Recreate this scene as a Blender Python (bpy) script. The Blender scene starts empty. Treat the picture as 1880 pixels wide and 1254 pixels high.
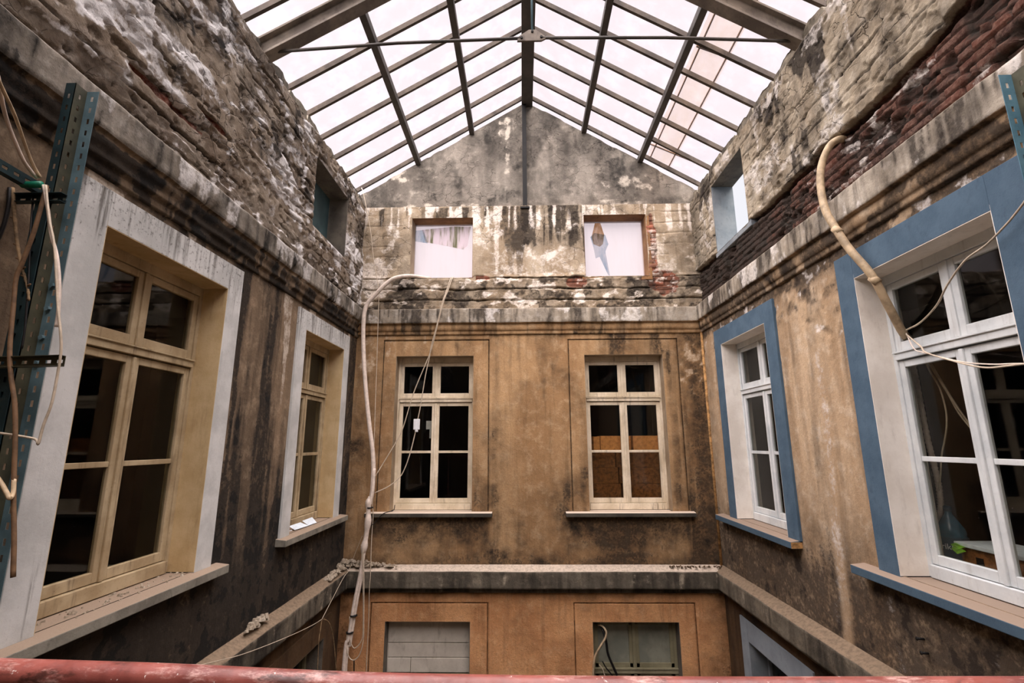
import bpy, bmesh, math, random
import numpy as np
from mathutils import Vector, Matrix

random.seed(4)
SC = bpy.context.scene
COL = SC.collection
Z0 = 6.3                      # height of the eye above the courtyard floor; shapes below are written relative to the eye
BY, LX, RX = 8.0, -2.80, 3.03 # planes of the back, left and right walls

# ------------------------------------------------------------------ helpers
def lin(c):
    return tuple((v/255/12.92) if v/255 <= .04045 else ((v/255+.055)/1.055)**2.4 for v in c[:3]) + (1.0,)

class MB:
    def __init__(s): s.v = []; s.f = []
    def add(s, vs, fs):
        o = len(s.v); s.v += [tuple(p) for p in vs]; s.f += [tuple(i+o for i in f) for f in fs]; return s
    def hexa(s, p):           # eight corners: bottom loop then top loop
        return s.add(p, [(0,3,2,1),(4,5,6,7),(0,1,5,4),(1,2,6,5),(2,3,7,6),(3,0,4,7)])
    def box(s, a, b, T=None):
        (x0,y0,z0),(x1,y1,z1) = a, b
        p = [(x0,y0,z0),(x1,y0,z0),(x1,y1,z0),(x0,y1,z0),(x0,y0,z1),(x1,y0,z1),(x1,y1,z1),(x0,y1,z1)]
        if T: p = [T(*q) for q in p]
        return s.hexa(p)
    def prism(s, loop, off):  # closed planar loop pushed by a vector
        n = len(loop); a = [Vector(p) for p in loop]; b = [p+Vector(off) for p in a]
        return s.add(a+b, [tuple(range(n))[::-1], tuple(range(n,2*n))] + [(i,(i+1)%n,n+(i+1)%n,n+i) for i in range(n)])
    def bar(s, p, q, w, h, up=(0,0,1)):   # square bar between two points; w across, h along 'up'
        p, q = Vector(p), Vector(q); d = (q-p).normalized(); sd = d.cross(Vector(up)).normalized(); u = sd.cross(d).normalized()
        c = []
        for e in (p, q):
            c.append([e-sd*w/2-u*h/2, e+sd*w/2-u*h/2, e+sd*w/2+u*h/2, e-sd*w/2+u*h/2])
        return s.hexa(c[0]+c[1])
    def tube(s, pts, r, n=8, rf=None):
        pts = [Vector(p) for p in pts]; m = len(pts); o = len(s.v); nrm = None
        for i, p in enumerate(pts):
            t = (pts[min(i+1,m-1)]-pts[max(i-1,0)]).normalized()
            if nrm is None:
                nrm = t.cross(Vector((0.31,0.2,0.93))).normalized()
            nrm = (nrm - t*nrm.dot(t)).normalized(); b = t.cross(nrm)
            rr = rf(i/(m-1)) if rf else r
            for k in range(n):
                a = 2*math.pi*k/n; s.v.append(tuple(p+(nrm*math.cos(a)+b*math.sin(a))*rr))
        for i in range(m-1):
            for k in range(n):
                s.f.append((o+i*n+k, o+i*n+(k+1)%n, o+(i+1)*n+(k+1)%n, o+(i+1)*n+k))
        s.f.append(tuple(o+k for k in range(n))[::-1]); s.f.append(tuple(o+(m-1)*n+k for k in range(n)))
        return s
    def lathe(s, c, prof, n=20):
        o = len(s.v); m = len(prof)
        for r, z in prof:
            for k in range(n):
                a = 2*math.pi*k/n; s.v.append((c[0]+r*math.cos(a), c[1]+r*math.sin(a), c[2]+z))
        for i in range(m-1):
            for k in range(n):
                s.f.append((o+i*n+k, o+i*n+(k+1)%n, o+(i+1)*n+(k+1)%n, o+(i+1)*n+k))
        s.f.append(tuple(o+k for k in range(n))[::-1]); s.f.append(tuple(o+(m-1)*n+k for k in range(n)))
        return s

def smooth_path(pts, k=6):    # Catmull-Rom through the points
    P = [Vector(p) for p in pts]; P = [P[0]*2-P[1]] + P + [P[-1]*2-P[-2]]; out = []
    for i in range(1, len(P)-2):
        for j in range(k):
            t = j/k; a,b,c,d = P[i-1:i+3]
            out.append(.5*((2*b)+(c-a)*t+(2*a-5*b+4*c-d)*t*t+(3*b-a-3*c+d)*t**3))
    out.append(P[-2]); return out

ORG = {}                      # where each parent stands, relative to the eye
def tag(o, label=None, cat=None, group=None, kind=None):
    if label: o['label'] = label
    if cat: o['category'] = cat
    if group: o['group'] = group
    if kind: o['kind'] = kind
    return o
def org(o):
    p = Vector((0,0,0))
    while o: p += ORG.get(o.name, Vector((0,0,0))); o = o.parent
    return p
def obj(name, mb, mat, parent=None, smooth=False, bevel=0, loc=None, recalc=True):
    me = bpy.data.meshes.new(name)
    base = org(parent) if parent else Vector((0,0,0))
    l = Vector(loc) if loc is not None else base.copy()
    me.from_pydata([tuple(Vector(p)-l) for p in mb.v], [], mb.f)
    if recalc:
        bm = bmesh.new(); bm.from_mesh(me); bmesh.ops.recalc_face_normals(bm, faces=bm.faces); bm.to_mesh(me); bm.free()
    if smooth: me.shade_smooth()
    me.materials.append(mat)
    o = bpy.data.objects.new(name, me); COL.objects.link(o)
    o.parent = parent
    o.location = l-base if parent else l
    ORG[o.name] = l-base if parent else l
    if bevel:
        m = o.modifiers.new('edge', 'BEVEL'); m.width = bevel; m.segments = 2; m.limit_method = 'ANGLE'
    return o
def solo(name, mb, mat, label, cat, group=None, kind=None, **kw):
    vs = np.array(mb.v); lo, hi = vs.min(0), vs.max(0)
    o = obj(name, mb, mat, loc=((lo[0]+hi[0])/2, (lo[1]+hi[1])/2, lo[2]), **kw)
    return tag(o, label, cat, group, kind)
def thing(name, loc, label, cat, group=None, kind=None):
    o = bpy.data.objects.new(name, None); COL.objects.link(o); o.location = loc; o.empty_display_size = .1
    ORG[o.name] = Vector(loc)
    return tag(o, label, cat, group, kind)

# numpy noise for the worn walls
def _h(i, j, s):
    n = (i.astype(np.int64)*374761393 + j.astype(np.int64)*668265263 + s*2147483) & 0x7fffffff
    n = ((n ^ (n >> 13))*1274126177) & 0x7fffffff
    return ((n ^ (n >> 16)) & 0xffff)/65535.0
def vn(u, v, s=0):
    i, j = np.floor(u), np.floor(v); fu, fv = u-i, v-j
    fu = fu*fu*(3-2*fu); fv = fv*fv*(3-2*fv)
    return (_h(i,j,s)*(1-fu)+_h(i+1,j,s)*fu)*(1-fv)+(_h(i,j+1,s)*(1-fu)+_h(i+1,j+1,s)*fu)*fv
def fb(u, v, f=1, o=4, s=0):
    t = 0; a = .5; w = 0
    for k in range(o):
        t = t+a*vn(u*f+17.3*k, v*f+9.1*k, s+k); w += a; f *= 2.03; a *= .55
    return t/w
def ss(a, b, x):
    t = np.clip((x-a)/(b-a), 0, 1); return t*t*(3-2*t)
def patch(U, V, u, v, ru, rv, s=0, rag=1.0):
    d = 1-np.sqrt(((U-u)/ru)**2+((V-v)/rv)**2)
    return ss(0, .35, d+rag*(fb(U,V,5,5,s)-.5))
def drips(U, V, top, L, f, s, cut=.45):
    w = U+.03*(fb(U,V,2,2,s+5)-.5)
    c = fb(w, w*0+3.7, f, 3, s)
    ln = L*ss(cut, cut+.35, c)*(.4+1.2*vn(w*f*2.3, w*0+1.1, s+9))
    return ss(0, .12, V-(top-ln))*ss(cut, cut+.12, c)*(V < top+.02)

# ------------------------------------------------------------------ materials
class NT:
    def __init__(s, name):
        s.m = bpy.data.materials.new(name); s.m.use_nodes = True; s.t = s.m.node_tree; s.t.nodes.clear()
        s.out = s.n('ShaderNodeOutputMaterial')
    def n(s, k, **kw):
        q = s.t.nodes.new(k)
        for a, b in kw.items(): setattr(q, a, b)
        return q
    def put(s, sock, val):
        if isinstance(val, bpy.types.NodeSocket): s.t.links.new(val, sock)
        else: sock.default_value = val
    def pos(s): return s.n('ShaderNodeNewGeometry').outputs['Position']
    def nrmz(s):
        q = s.n('ShaderNodeSeparateXYZ'); s.put(q.inputs[0], s.n('ShaderNodeNewGeometry').outputs['Normal']); return q.outputs[2]
    def mul(s, v, k):
        q = s.n('ShaderNodeVectorMath', operation='MULTIPLY'); s.put(q.inputs[0], v); q.inputs[1].default_value = k; return q.outputs[0]
    def noise(s, v, sc, de=5, ro=.6, di=0):
        q = s.n('ShaderNodeTexNoise'); s.put(q.inputs['Vector'], v); q.inputs['Scale'].default_value = sc
        q.inputs['Detail'].default_value = de; q.inputs['Roughness'].default_value = ro; q.inputs['Distortion'].default_value = di
        return q.outputs[0]
    def voro(s, v, sc, feat='DISTANCE_TO_EDGE'):
        q = s.n('ShaderNodeTexVoronoi', feature=feat); s.put(q.inputs['Vector'], v); q.inputs['Scale'].default_value = sc; return q.outputs[0]
    def ramp(s, f, a, b, lo=0., hi=1.):
        q = s.n('ShaderNodeMapRange', interpolation_type='SMOOTHSTEP'); s.put(q.inputs[0], f)
        q.inputs[1].default_value = a; q.inputs[2].default_value = b; q.inputs[3].default_value = lo; q.inputs[4].default_value = hi
        return q.outputs[0]
    def mix(s, f, a, b):
        q = s.n('ShaderNodeMix', data_type='RGBA'); s.put(q.inputs[0], f); s.put(q.inputs[6], a); s.put(q.inputs[7], b); return q.outputs[2]
    def ma(s, op, a, b=0., clamp=False):
        q = s.n('ShaderNodeMath', operation=op); q.use_clamp = clamp; s.put(q.inputs[0], a); s.put(q.inputs[1], b); return q.outputs[0]
    def attr(s, name):
        q = s.n('ShaderNodeAttribute'); q.attribute_name = name; p = s.n('ShaderNodeSeparateColor'); s.put(p.inputs[0], q.outputs['Color']); return p.outputs
    def bump(s, h, st=.5, d=.01):
        q = s.n('ShaderNodeBump'); q.inputs['Strength'].default_value = st; q.inputs['Distance'].default_value = d; s.put(q.inputs['Height'], h); return q.outputs[0]
    def bsdf(s, col, rough=.8, metal=0., nrm=None, spec=.3):
        q = s.n('ShaderNodeBsdfPrincipled'); s.put(q.inputs['Base Color'], col); s.put(q.inputs['Roughness'], rough)
        q.inputs['Metallic'].default_value = metal; q.inputs['Specular IOR Level'].default_value = spec
        if nrm is not None: s.put(q.inputs['Normal'], nrm)
        s.t.links.new(q.outputs[0], s.out.inputs[0]); return s.m

def plaster(name, cols=None, soot_shade=None, salt=None, st=.22, scale=1.0, bump=.55, streak=.45, cracks=0., dust=None, spk=.8, sk=1.0, bricks=((120,58,42),(62,38,34))):
    N = NT(name); P = N.pos(); PS = N.mul(P, (1,1,st))
    n1 = N.noise(PS, 1.6*scale, 6, .6); n2 = N.noise(P, 6*scale, 8, .66); n3 = N.noise(N.mul(P,(1,1,.07)), 9*scale, 6, .65)
    fine = N.noise(P, 26*scale, 8, .72); big = N.noise(P, .9, 4, .6)
    c = N.mix(N.ramp(n1,.36,.64), lin(cols[0]), lin(cols[1]))
    c = N.mix(N.ramp(n2,.46,.72,0,.75), c, lin(cols[2]))
    c = N.mix(N.ramp(n3,.5,.72,0,streak), c, lin([v*.62 for v in cols[1]]))
    c = N.mix(N.ramp(fine,.35,.7,0,.35), c, lin([v*.72 for v in cols[0]]))
    a = N.attr('wear_shade'); tone = N.attr('tone')[0]  # first channel: grime, plus the shade painted below the sills
    bk = N.mix(tone, lin(bricks[0]), lin(bricks[1]))
    bk = N.mix(N.ramp(fine,.42,.66,0,.55), bk, lin((150,120,105)))
    j = N.ma('SUBTRACT', fine, .5)
    gf = N.ramp(N.ma('ADD', a[1], N.ma('MULTIPLY', j, .5)), .4,.6)
    c = N.mix(gf, c, bk)
    jj = N.ma('ADD', N.ma('MULTIPLY', j, spk), N.ma('MULTIPLY', N.ma('SUBTRACT', n2, .5), .9))
    md = N.ramp(N.noise(P, 4.5*scale, 6, .68), .3,.68,.45,1.25)
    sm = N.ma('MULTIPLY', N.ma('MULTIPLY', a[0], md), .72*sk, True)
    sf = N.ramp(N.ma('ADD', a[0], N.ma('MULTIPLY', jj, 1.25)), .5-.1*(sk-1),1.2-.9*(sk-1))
    c = N.mix(N.ma('MAXIMUM', sm, N.ma('MULTIPLY', sf, .9)), c, lin(soot_shade))  # dark colour for grime and for the painted sill shade
    gr = N.noise(P, 70*scale, 5, .75)
    wf = N.ramp(N.ma('ADD', N.ma('ADD', a[2], N.ma('MULTIPLY', jj, 1.5)), N.ma('MULTIPLY', N.ma('SUBTRACT', gr, .5), .5)), .34,.92)
    c = N.mix(N.ma('MULTIPLY', wf, .9), c, lin(salt))
    c = N.mix(N.ramp(gr,.5,.72,0,.4), c, lin(soot_shade))
    if dust:
        d = N.ramp(N.ma('ADD', N.nrmz(), N.ma('MULTIPLY', j, .5)), .45,.8)
        c = N.mix(d, c, N.mix(N.ramp(fine,.4,.65,0,.5), lin(dust), lin([v*.6 for v in dust])))
    h = N.ma('ADD', N.ma('MULTIPLY', fine, .7), n2)
    if cracks:
        wv = N.n('ShaderNodeVectorMath', operation='ADD'); N.put(wv.inputs[0], N.mul(P,(1,1,1.6)))
        nn = N.n('ShaderNodeTexNoise'); N.put(nn.inputs['Vector'], P); nn.inputs['Scale'].default_value = 3; nn.inputs['Detail'].default_value = 4
        N.put(wv.inputs[1], N.mul(nn.outputs[1], (.5,.5,.5)))
        cr = N.ramp(N.voro(wv.outputs[0], 3.2), 0, .022, 1, 0); cr = N.ma('MULTIPLY', cr, N.ramp(big,.42,.6))
        c = N.mix(N.ma('MULTIPLY', cr, cracks), c, lin((48,40,34))); h = N.ma('SUBTRACT', h, N.ma('MULTIPLY', cr, .8))
    return N.bsdf(c, .93, 0, N.bump(h, bump, .02), .15)

def paint(name, col, col2, grime=(70,62,52), amt=.5, rough=.6, st=.1, bump=.25, dust=None, chip=None, scale=1.0):
    N = NT(name); P = N.pos(); n = N.noise(N.mul(P,(1,1,st)), 14*scale, 6, .65); f = N.noise(P, 40*scale, 7, .7); b = N.noise(P, 3*scale, 5, .6)
    c = N.mix(N.ramp(b,.35,.65), lin(col), lin(col2))
    c = N.mix(N.ramp(n,.52,.75,0,amt), c, lin(grime)); c = N.mix(N.ramp(f,.55,.75,0,amt*.6), c, lin(grime))
    if chip: c = N.mix(N.ramp(N.noise(P, 22*scale, 6, .75), .58,.63), c, lin(chip))
    if dust:
        c = N.mix(N.ramp(N.ma('ADD', N.nrmz(), N.ma('MULTIPLY', N.ma('SUBTRACT', f,.5), .6)), .4,.8), c, lin(dust))
    return N.bsdf(c, rough, 0, N.bump(N.ma('ADD', n, f), bump, .006), .3)

def metal(name, col, col2, rough=.45, m=.6, rust=None, amt=.4):
    N = NT(name); P = N.pos(); f = N.noise(P, 30, 6, .7); b = N.noise(P, 6, 5, .6)
    c = N.mix(N.ramp(b,.35,.65), lin(col), lin(col2))
    if rust: c = N.mix(N.ramp(f,.55,.7,0,amt), c, lin(rust))
    return N.bsdf(c, rough, m, N.bump(f,.2,.003), .4)

def plain(name, col, rough=.6, var=.25, sc=18):
    N = NT(name); f = N.noise(N.pos(), sc, 5, .65)
    return N.bsdf(N.mix(N.ramp(f,.35,.7), lin(col), lin([v*(1-var) for v in col])), rough, 0, N.bump(f,.15,.004), .3)

def glass(name, tint, refl, rough=.03, haze=0., hazecol=(200,200,200), spots=False):
    N = NT(name); P = N.pos()
    tr = N.n('ShaderNodeBsdfTransparent'); tr.inputs[0].default_value = lin(tint)
    gl = N.n('ShaderNodeBsdfGlossy'); gl.inputs[0].default_value = (1,1,1,1); gl.inputs['Roughness'].default_value = rough
    fr = N.n('ShaderNodeLayerWeight'); fr.inputs[0].default_value = .5
    fz = N.ma('ADD', N.ma('MULTIPLY', N.ma('POWER', fr.outputs[1], 5.0), .9), .04)
    mx = N.n('ShaderNodeMixShader'); N.put(mx.inputs[0], N.ma('MULTIPLY', fz, refl)); N.put(mx.inputs[1], tr.outputs[0]); N.put(mx.inputs[2], gl.outputs[0])
    res = mx.outputs[0]
    if haze:
        df = N.n('ShaderNodeBsdfDiffuse'); df.inputs[0].default_value = lin(hazecol)
        tl = N.n('ShaderNodeBsdfTranslucent'); tl.inputs[0].default_value = lin(hazecol)
        ad = N.n('ShaderNodeMixShader'); ad.inputs[0].default_value = .6; N.put(ad.inputs[1], df.outputs[0]); N.put(ad.inputs[2], tl.outputs[0])
        m2 = N.n('ShaderNodeMixShader')
        f = N.ramp(N.noise(P, 3.5, 7, .7), .4,.8, haze*.4, haze*1.8)
        if spots: f = N.ma('ADD', f, N.ramp(N.noise(P, 60, 3, .6), .74,.78,0,.4), True)
        N.put(m2.inputs[0], f); N.put(m2.inputs[1], res); N.put(m2.inputs[2], ad.outputs[0]); res = m2.outputs[0]
    N.t.links.new(res, N.out.inputs[0]); return N.m

SOOT = (34,32,31)
M = {}
M['back_mid']  = plaster('ochre_plaster_grimy', sk=1.12, cols=[(192,156,114),(162,126,88),(206,176,138)], soot_shade=(46,40,34), salt=(214,194,168), st=.22, streak=.55)
M['left_mid']  = plaster('sooty_brown_plaster', sk=1.35, cols=[(150,128,104),(112,96,78),(176,154,128)], soot_shade=(36,34,32), salt=(206,194,178), st=.06, streak=.75)
M['right_mid'] = plaster('peach_plaster', sk=1.15, cols=[(210,184,152),(184,154,120),(222,202,176)], soot_shade=(58,50,43), salt=(228,220,212), st=.12, streak=.3)
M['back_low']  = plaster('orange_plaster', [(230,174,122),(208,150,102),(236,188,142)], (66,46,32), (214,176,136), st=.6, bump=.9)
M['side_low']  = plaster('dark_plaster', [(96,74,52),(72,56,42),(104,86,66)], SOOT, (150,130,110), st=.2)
M['att_back']  = plaster('weathered_cement_plaster', sk=1.3, cols=[(190,174,150),(158,138,112),(210,196,176)], soot_shade=(52,46,40), salt=(236,226,214), st=.35, cracks=.7, streak=.4, bricks=((170,100,76),(112,86,70)))
M['att_left']  = plaster('mottled_grey_plaster', sk=1.25, cols=[(156,142,124),(116,100,84),(186,174,160)], soot_shade=(40,37,35), salt=(228,225,223), st=.8, cracks=.5, streak=.1, bump=.9, bricks=((120,62,44),(54,34,28)))
M['att_right'] = plaster('pale_weathered_plaster', sk=1.3, cols=[(188,176,154),(156,142,120),(206,196,178)], soot_shade=(54,49,44), salt=(222,216,208), st=.6, cracks=.5, streak=.2, bump=.9, bricks=((112,68,54),(62,48,44)))
M['gable']     = plaster('grey_gable_render', sk=1.2, cols=[(158,150,138),(128,120,110),(182,172,158)], soot_shade=(50,48,45), salt=(212,202,186), st=.5, cracks=.5, streak=.2)
M['parapet']   = plaster('broken_stone', [(150,142,126),(108,102,92),(172,162,142)], SOOT, (190,180,160), st=.5, bump=1.0)
M['cornice']   = plaster('streaked_cornice_stone', sk=1.15, cols=[(186,176,160),(150,138,120),(200,192,180)], soot_shade=(58,52,46), salt=(220,214,206), st=.08, streak=.85, dust=(176,162,144))
M['cornice_l'] = plaster('sooty_cornice_stone', sk=1.2, cols=[(158,150,138),(118,110,98),(178,172,162)], soot_shade=(36,34,31), salt=(214,210,206), st=.6, streak=.4, dust=(176,166,152))
M['ledge']     = plaster('drip_stained_ledge', sk=1.2, cols=[(120,112,98),(86,80,70),(146,134,116)], soot_shade=(40,37,33), salt=(178,166,146), st=.05, streak=.8, dust=(202,186,168))
M['ledge_s']     = plaster('grimy_side_ledge', sk=1.2, cols=[(120,112,98),(86,80,70),(146,134,116)], soot_shade=(40,37,33), salt=(178,166,146), st=.05, streak=.8, dust=(138,120,100))
M['rear']      = plaster('rear_plaster', [(150,130,105),(126,106,84),(160,144,120)], SOOT, (200,190,170))
M['floor']     = plaster('courtyard_paving', [(120,112,102),(96,88,80),(134,126,116)], SOOT, (190,180,170), st=1)
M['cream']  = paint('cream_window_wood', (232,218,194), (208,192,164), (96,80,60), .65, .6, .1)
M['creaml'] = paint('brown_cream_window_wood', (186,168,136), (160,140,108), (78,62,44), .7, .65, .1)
M['white']  = paint('white_window_wood', (222,225,224), (202,207,208), (120,112,98), .32, .5, .1)
def wsur():
    N = NT('white_surround'); P = N.pos(); PS = N.mul(P,(1,1,.06)); z = N.n('ShaderNodeSeparateXYZ'); N.put(z.inputs[0], P)
    f = N.noise(P, 34, 7, .72); s = N.noise(PS, 11, 7, .7); s2 = N.noise(N.mul(P,(1,1,.03)), 26, 6, .7)
    c = N.mix(N.ramp(N.noise(P,2.5,5,.6),.35,.65), lin((212,212,209)), lin((186,187,184)))
    up = N.ramp(z.outputs[2], Z0+1.0, Z0+1.75)
    c = N.mix(N.ramp(N.ma('ADD', s, N.ma('MULTIPLY', up, .13)),.6,.78,0,.9), c, lin((78,72,64)))
    c = N.mix(N.ramp(N.ma('ADD', s2, N.ma('MULTIPLY', up, .12)),.66,.8,0,.6), c, lin((60,56,50)))
    c = N.mix(N.ramp(N.ma('ADD', f, N.ma('MULTIPLY', up, .10)),.62,.74,0,.7), c, lin((70,64,58)))
    return N.bsdf(c, .85, 0, N.bump(N.ma('ADD', f, s),.35,.006), .2)
M['wsur'] = wsur()
M['bsur']   = paint('blue_surround', (82,104,122), (70,92,110), (52,68,82), .4, .75, .6, .45)
M['gsur']   = paint('grey_surround', (150,160,168), (136,146,154), (90,96,100), .25, .8, .6, .3)
M['ochre']  = paint('ochre_reveal', (206,182,140), (188,162,118), (130,100,62), .35, .8, .2, .35)
M['rcream'] = paint('cream_reveal', (246,240,230), (232,224,212), (160,148,130), .25, .8, .3, .3)
M['rtan']   = paint('tan_reveal', (168,150,126), (146,126,102), (80,64,48), .4, .8, .3, .3)
M['rdark']  = paint('sooty_reveal', (124,116,104), (98,92,84), (50,46,42), .6, .9, .5, .5)
M['rgrey']  = paint('grey_blue_reveal', (140,146,150), (120,128,134), (80,84,86), .4, .85, .5, .3)
M['sill_l'] = paint('worn_grey_sill', (140,136,124), (112,108,98), (52,48,42), .6, .85, .6, .6, dust=(150,132,114))
M['sill_b'] = paint('streaked_sill', (84,79,70), (62,58,52), (44,40,36), .6, .85, .06, .5, dust=(206,190,172))
M['sill_r'] = paint('blue_sill', (76,98,114), (68,88,104), (56,78,96), .3, .75, .6, .4, dust=(146,128,112))
M['raw']    = plain('chipped_orange_render', (196,150,96), .9, .4)
M['timber'] = paint('weathered_roof_timber', (140,130,118), (104,96,88), (52,47,42), .5, .8, .3, .4)
M['tdark']  = paint('dark_roof_iron', (84,78,72), (64,60,56), (36,33,30), .5, .6, .4, .3)
M['barw']   = paint('dark_glazing_bar_timber', (92,82,72), (66,58,52), (36,32,29), .5, .8, .3, .4)
M['iron']   = metal('black_iron', (26,25,24), (18,17,17), .6, .4)
M['lintel'] = paint('old_lintel_wood', (150,112,74), (120,86,56), (60,44,30), .5, .8, .6, .5)
M['teal']   = metal('teal_slotted_steel', (40,62,66), (30,48,52), .5, .35, (70,66,52), .35)
M['galv']   = metal('blue_grey_slotted_steel', (104,130,138), (84,108,116), .5, .35, (70,90,96), .4)
M['galvr']  = metal('pale_blue_slotted_steel', (104,146,164), (84,126,144), .5, .35, (70,90,96), .4)
M['olive']  = metal('dull_olive_steel', (86,84,66), (66,66,54), .5, .35, (50,46,36), .4)
M['green']  = plain('green_tape', (20,120,92), .4)
M['cable']  = plain('beige_cable', (226,210,196), .5, .12)
M['hose']   = plain('tan_conduit', (200,176,142), .5, .25, 10)
M['wire']   = plain('pale_wire', (206,190,168), .5, .15)
M['brown']  = plain('brown_cable', (120,92,66), .6)
M['blk']    = plain('black_cable', (24,22,22), .5)
M['twig']   = plain('dry_twig', (150,124,92), .9, .4)
M['dust']   = plaster('pale_dust', [(190,176,156),(160,146,126),(206,196,180)], (90,80,70), (220,210,200), st=1, bump=1.0)
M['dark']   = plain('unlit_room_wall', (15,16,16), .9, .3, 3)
M['card']   = plain('cardboard', (244,170,100), .85, .2)
M['cardd']  = plain('dark_cardboard', (150,98,54), .85, .4)
M['foam']   = plain('white_foam', (222,232,240), .7, .08)
M['lime']   = plain('lime_plastic', (150,222,40), .5, .2)
M['bottle'] = plain('blue_tinted_bottle', (46,92,112), .15, .2)
M['label']  = plain('dark_teal_label', (24,62,80), .5, .2)
M['paper']  = plain('white_paper', (232,234,236), .6, .06)
M['boardw'] = paint('white_boarding', (214,206,192), (196,188,174), (120,110,94), .4, .7, .4, .3)
M['doorg']  = paint('sage_window_wood', (150,144,116), (130,124,98), (70,64,50), .4, .65, .1, .3)
M['frost']  = paint('dusty_frosted_glass', (150,150,134), (126,128,116), (96,96,86), .3, .5, .6, .1)
M['shut']   = paint('teal_shutter_board', (70,92,94), (56,76,78), (34,42,42), .4, .7, .3, .2)
M['glass']  = glass('dim_window_glass', (230,230,226), .45, .02, .0012, (200,200,200), True)
M['glassr'] = glass('roof_glass', (253,249,251), .25, .1, .04, (250,240,245))
M['rust']   = plain('rust_strip', (120,80,36), .8, .4)

def railmat():
    N = NT('chipped_red_paint'); P = N.pos(); f = N.noise(P, 60, 6, .7); b = N.noise(N.mul(P,(.35,1,1)), 22, 7, .75); e = N.noise(P, 7, 5, .6)
    c = N.mix(N.ramp(e,.35,.65), lin((152,84,74)), lin((112,56,50))); c = N.mix(N.ramp(b,.5,.66), c, lin((204,164,154))); c = N.mix(N.ramp(f,.66,.7), c, lin((236,228,220)))
    c = N.mix(N.ramp(N.noise(N.mul(P,(.4,1,1)),16,6,.7),.54,.66), c, lin((78,44,38)))
    return N.bsdf(c, N.ramp(f,.4,.7,.28,.55), 0, N.bump(b,.25,.004), .5)
M['rail'] = railmat()

def sheetmat(name, stain):
    N = NT(name); P = N.pos(); n = N.noise(N.mul(P,(1,1,.12)), 14, 6, .65)
    c = N.mix(N.ramp(n,.42,.7,0,stain), lin((250,244,246)), lin((176,178,150)))
    d = N.n('ShaderNodeBsdfDiffuse'); N.put(d.inputs[0], c); t = N.n('ShaderNodeBsdfTranslucent'); N.put(t.inputs[0], c)
    tr = N.n('ShaderNodeBsdfTransparent'); N.put(tr.inputs[0], c)
    m = N.n('ShaderNodeMixShader'); m.inputs[0].default_value = .7; N.put(m.inputs[1], d.outputs[0]); N.put(m.inputs[2], t.outputs[0])
    m2 = N.n('ShaderNodeMixShader'); m2.inputs[0].default_value = .7; N.put(m2.inputs[1], m.outputs[0]); N.put(m2.inputs[2], tr.outputs[0])
    N.t.links.new(m2.outputs[0], N.out.inputs[0]); return N.m
M['sheet'] = sheetmat('milky_plastic_sheet', .05)
M['moss']  = sheetmat('algae_stained_sheet', 1.0)
def tintmat(name, col, a):
    N = NT(name); tr = N.n('ShaderNodeBsdfTransparent'); f = N.noise(N.mul(N.pos(),(3,1,1)), 2.2, 6, .7)
    N.put(tr.inputs[0], N.mix(N.ramp(f,.35,.7,a*.4,a), lin((254,250,248)), lin(col)))
    N.t.links.new(tr.outputs[0], N.out.inputs[0]); return N.m
M['amber'] = tintmat('rust_stained_sheet', (240,224,196), .22)
M['drape'] = tintmat('blue_grey_film', (196,212,224), .9)
M['ochref']= tintmat('tan_film', (206,178,146), .95)

# ------------------------------------------------------------------ wall placement: u along the wall, d out into the courtyard, z up
PL = {'back': lambda u,d,z: (u, BY-d, z), 'left': lambda u,d,z: (LX+d, u, z), 'right': lambda u,d,z: (RX-d, u, z)}
def lines(a, b, step, extra=()):
    n = max(2, int(round((b-a)/step))+1)
    g = np.concatenate([np.linspace(a,b,n), np.array([e for e in extra if a < e < b])])
    g = np.unique(np.round(g,4)); keep = [g[0]]
    for v in g[1:]:
        if v-keep[-1] > 1e-3: keep.append(v)
    return np.array(keep)
def zone(us, vs, holes, fn, place, mat, ztop=None):
    U, V = np.meshgrid(us, vs, indexing='ij')
    d, R, G, B, T = fn(U, V)
    near = np.ones_like(U)
    for (a,b,c,e) in holes:
        dx = np.maximum(np.maximum(a-U, U-b), 0); dz = np.maximum(np.maximum(c-V, V-e), 0)
        near *= ss(0, .05, np.hypot(dx,dz))
    d = d*near
    if ztop is not None: V = vs[0]+(V-vs[0])/(vs[-1]-vs[0])*(ztop(U)-vs[0])
    X, Y, Z = place(U, d, V)
    pts = np.stack([X+0*U, Y+0*U, Z+0*U], -1).reshape(-1,3)
    nu, nv = len(us), len(vs)
    I = np.arange(nu*nv).reshape(nu,nv)
    cu = (us[:-1]+us[1:])/2; cv = (vs[:-1]+vs[1:])/2
    CU, CV = np.meshgrid(cu, cv, indexing='ij'); ok = np.ones_like(CU, bool)
    for (a,b,c,e) in holes: ok &= ~((CU > a)&(CU < b)&(CV > c)&(CV < e))
    q = np.stack([I[:-1,:-1], I[1:,:-1], I[1:,1:], I[:-1,1:]], -1)[ok]
    wear_shade = np.stack([R, G, B, 0*U+1], -1).reshape(-1,4)
    tone = np.stack([T, T, T, 0*U+1], -1).reshape(-1,4)
    return pts, q, np.clip(wear_shade,0,1), np.clip(tone,0,1), mat
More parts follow.
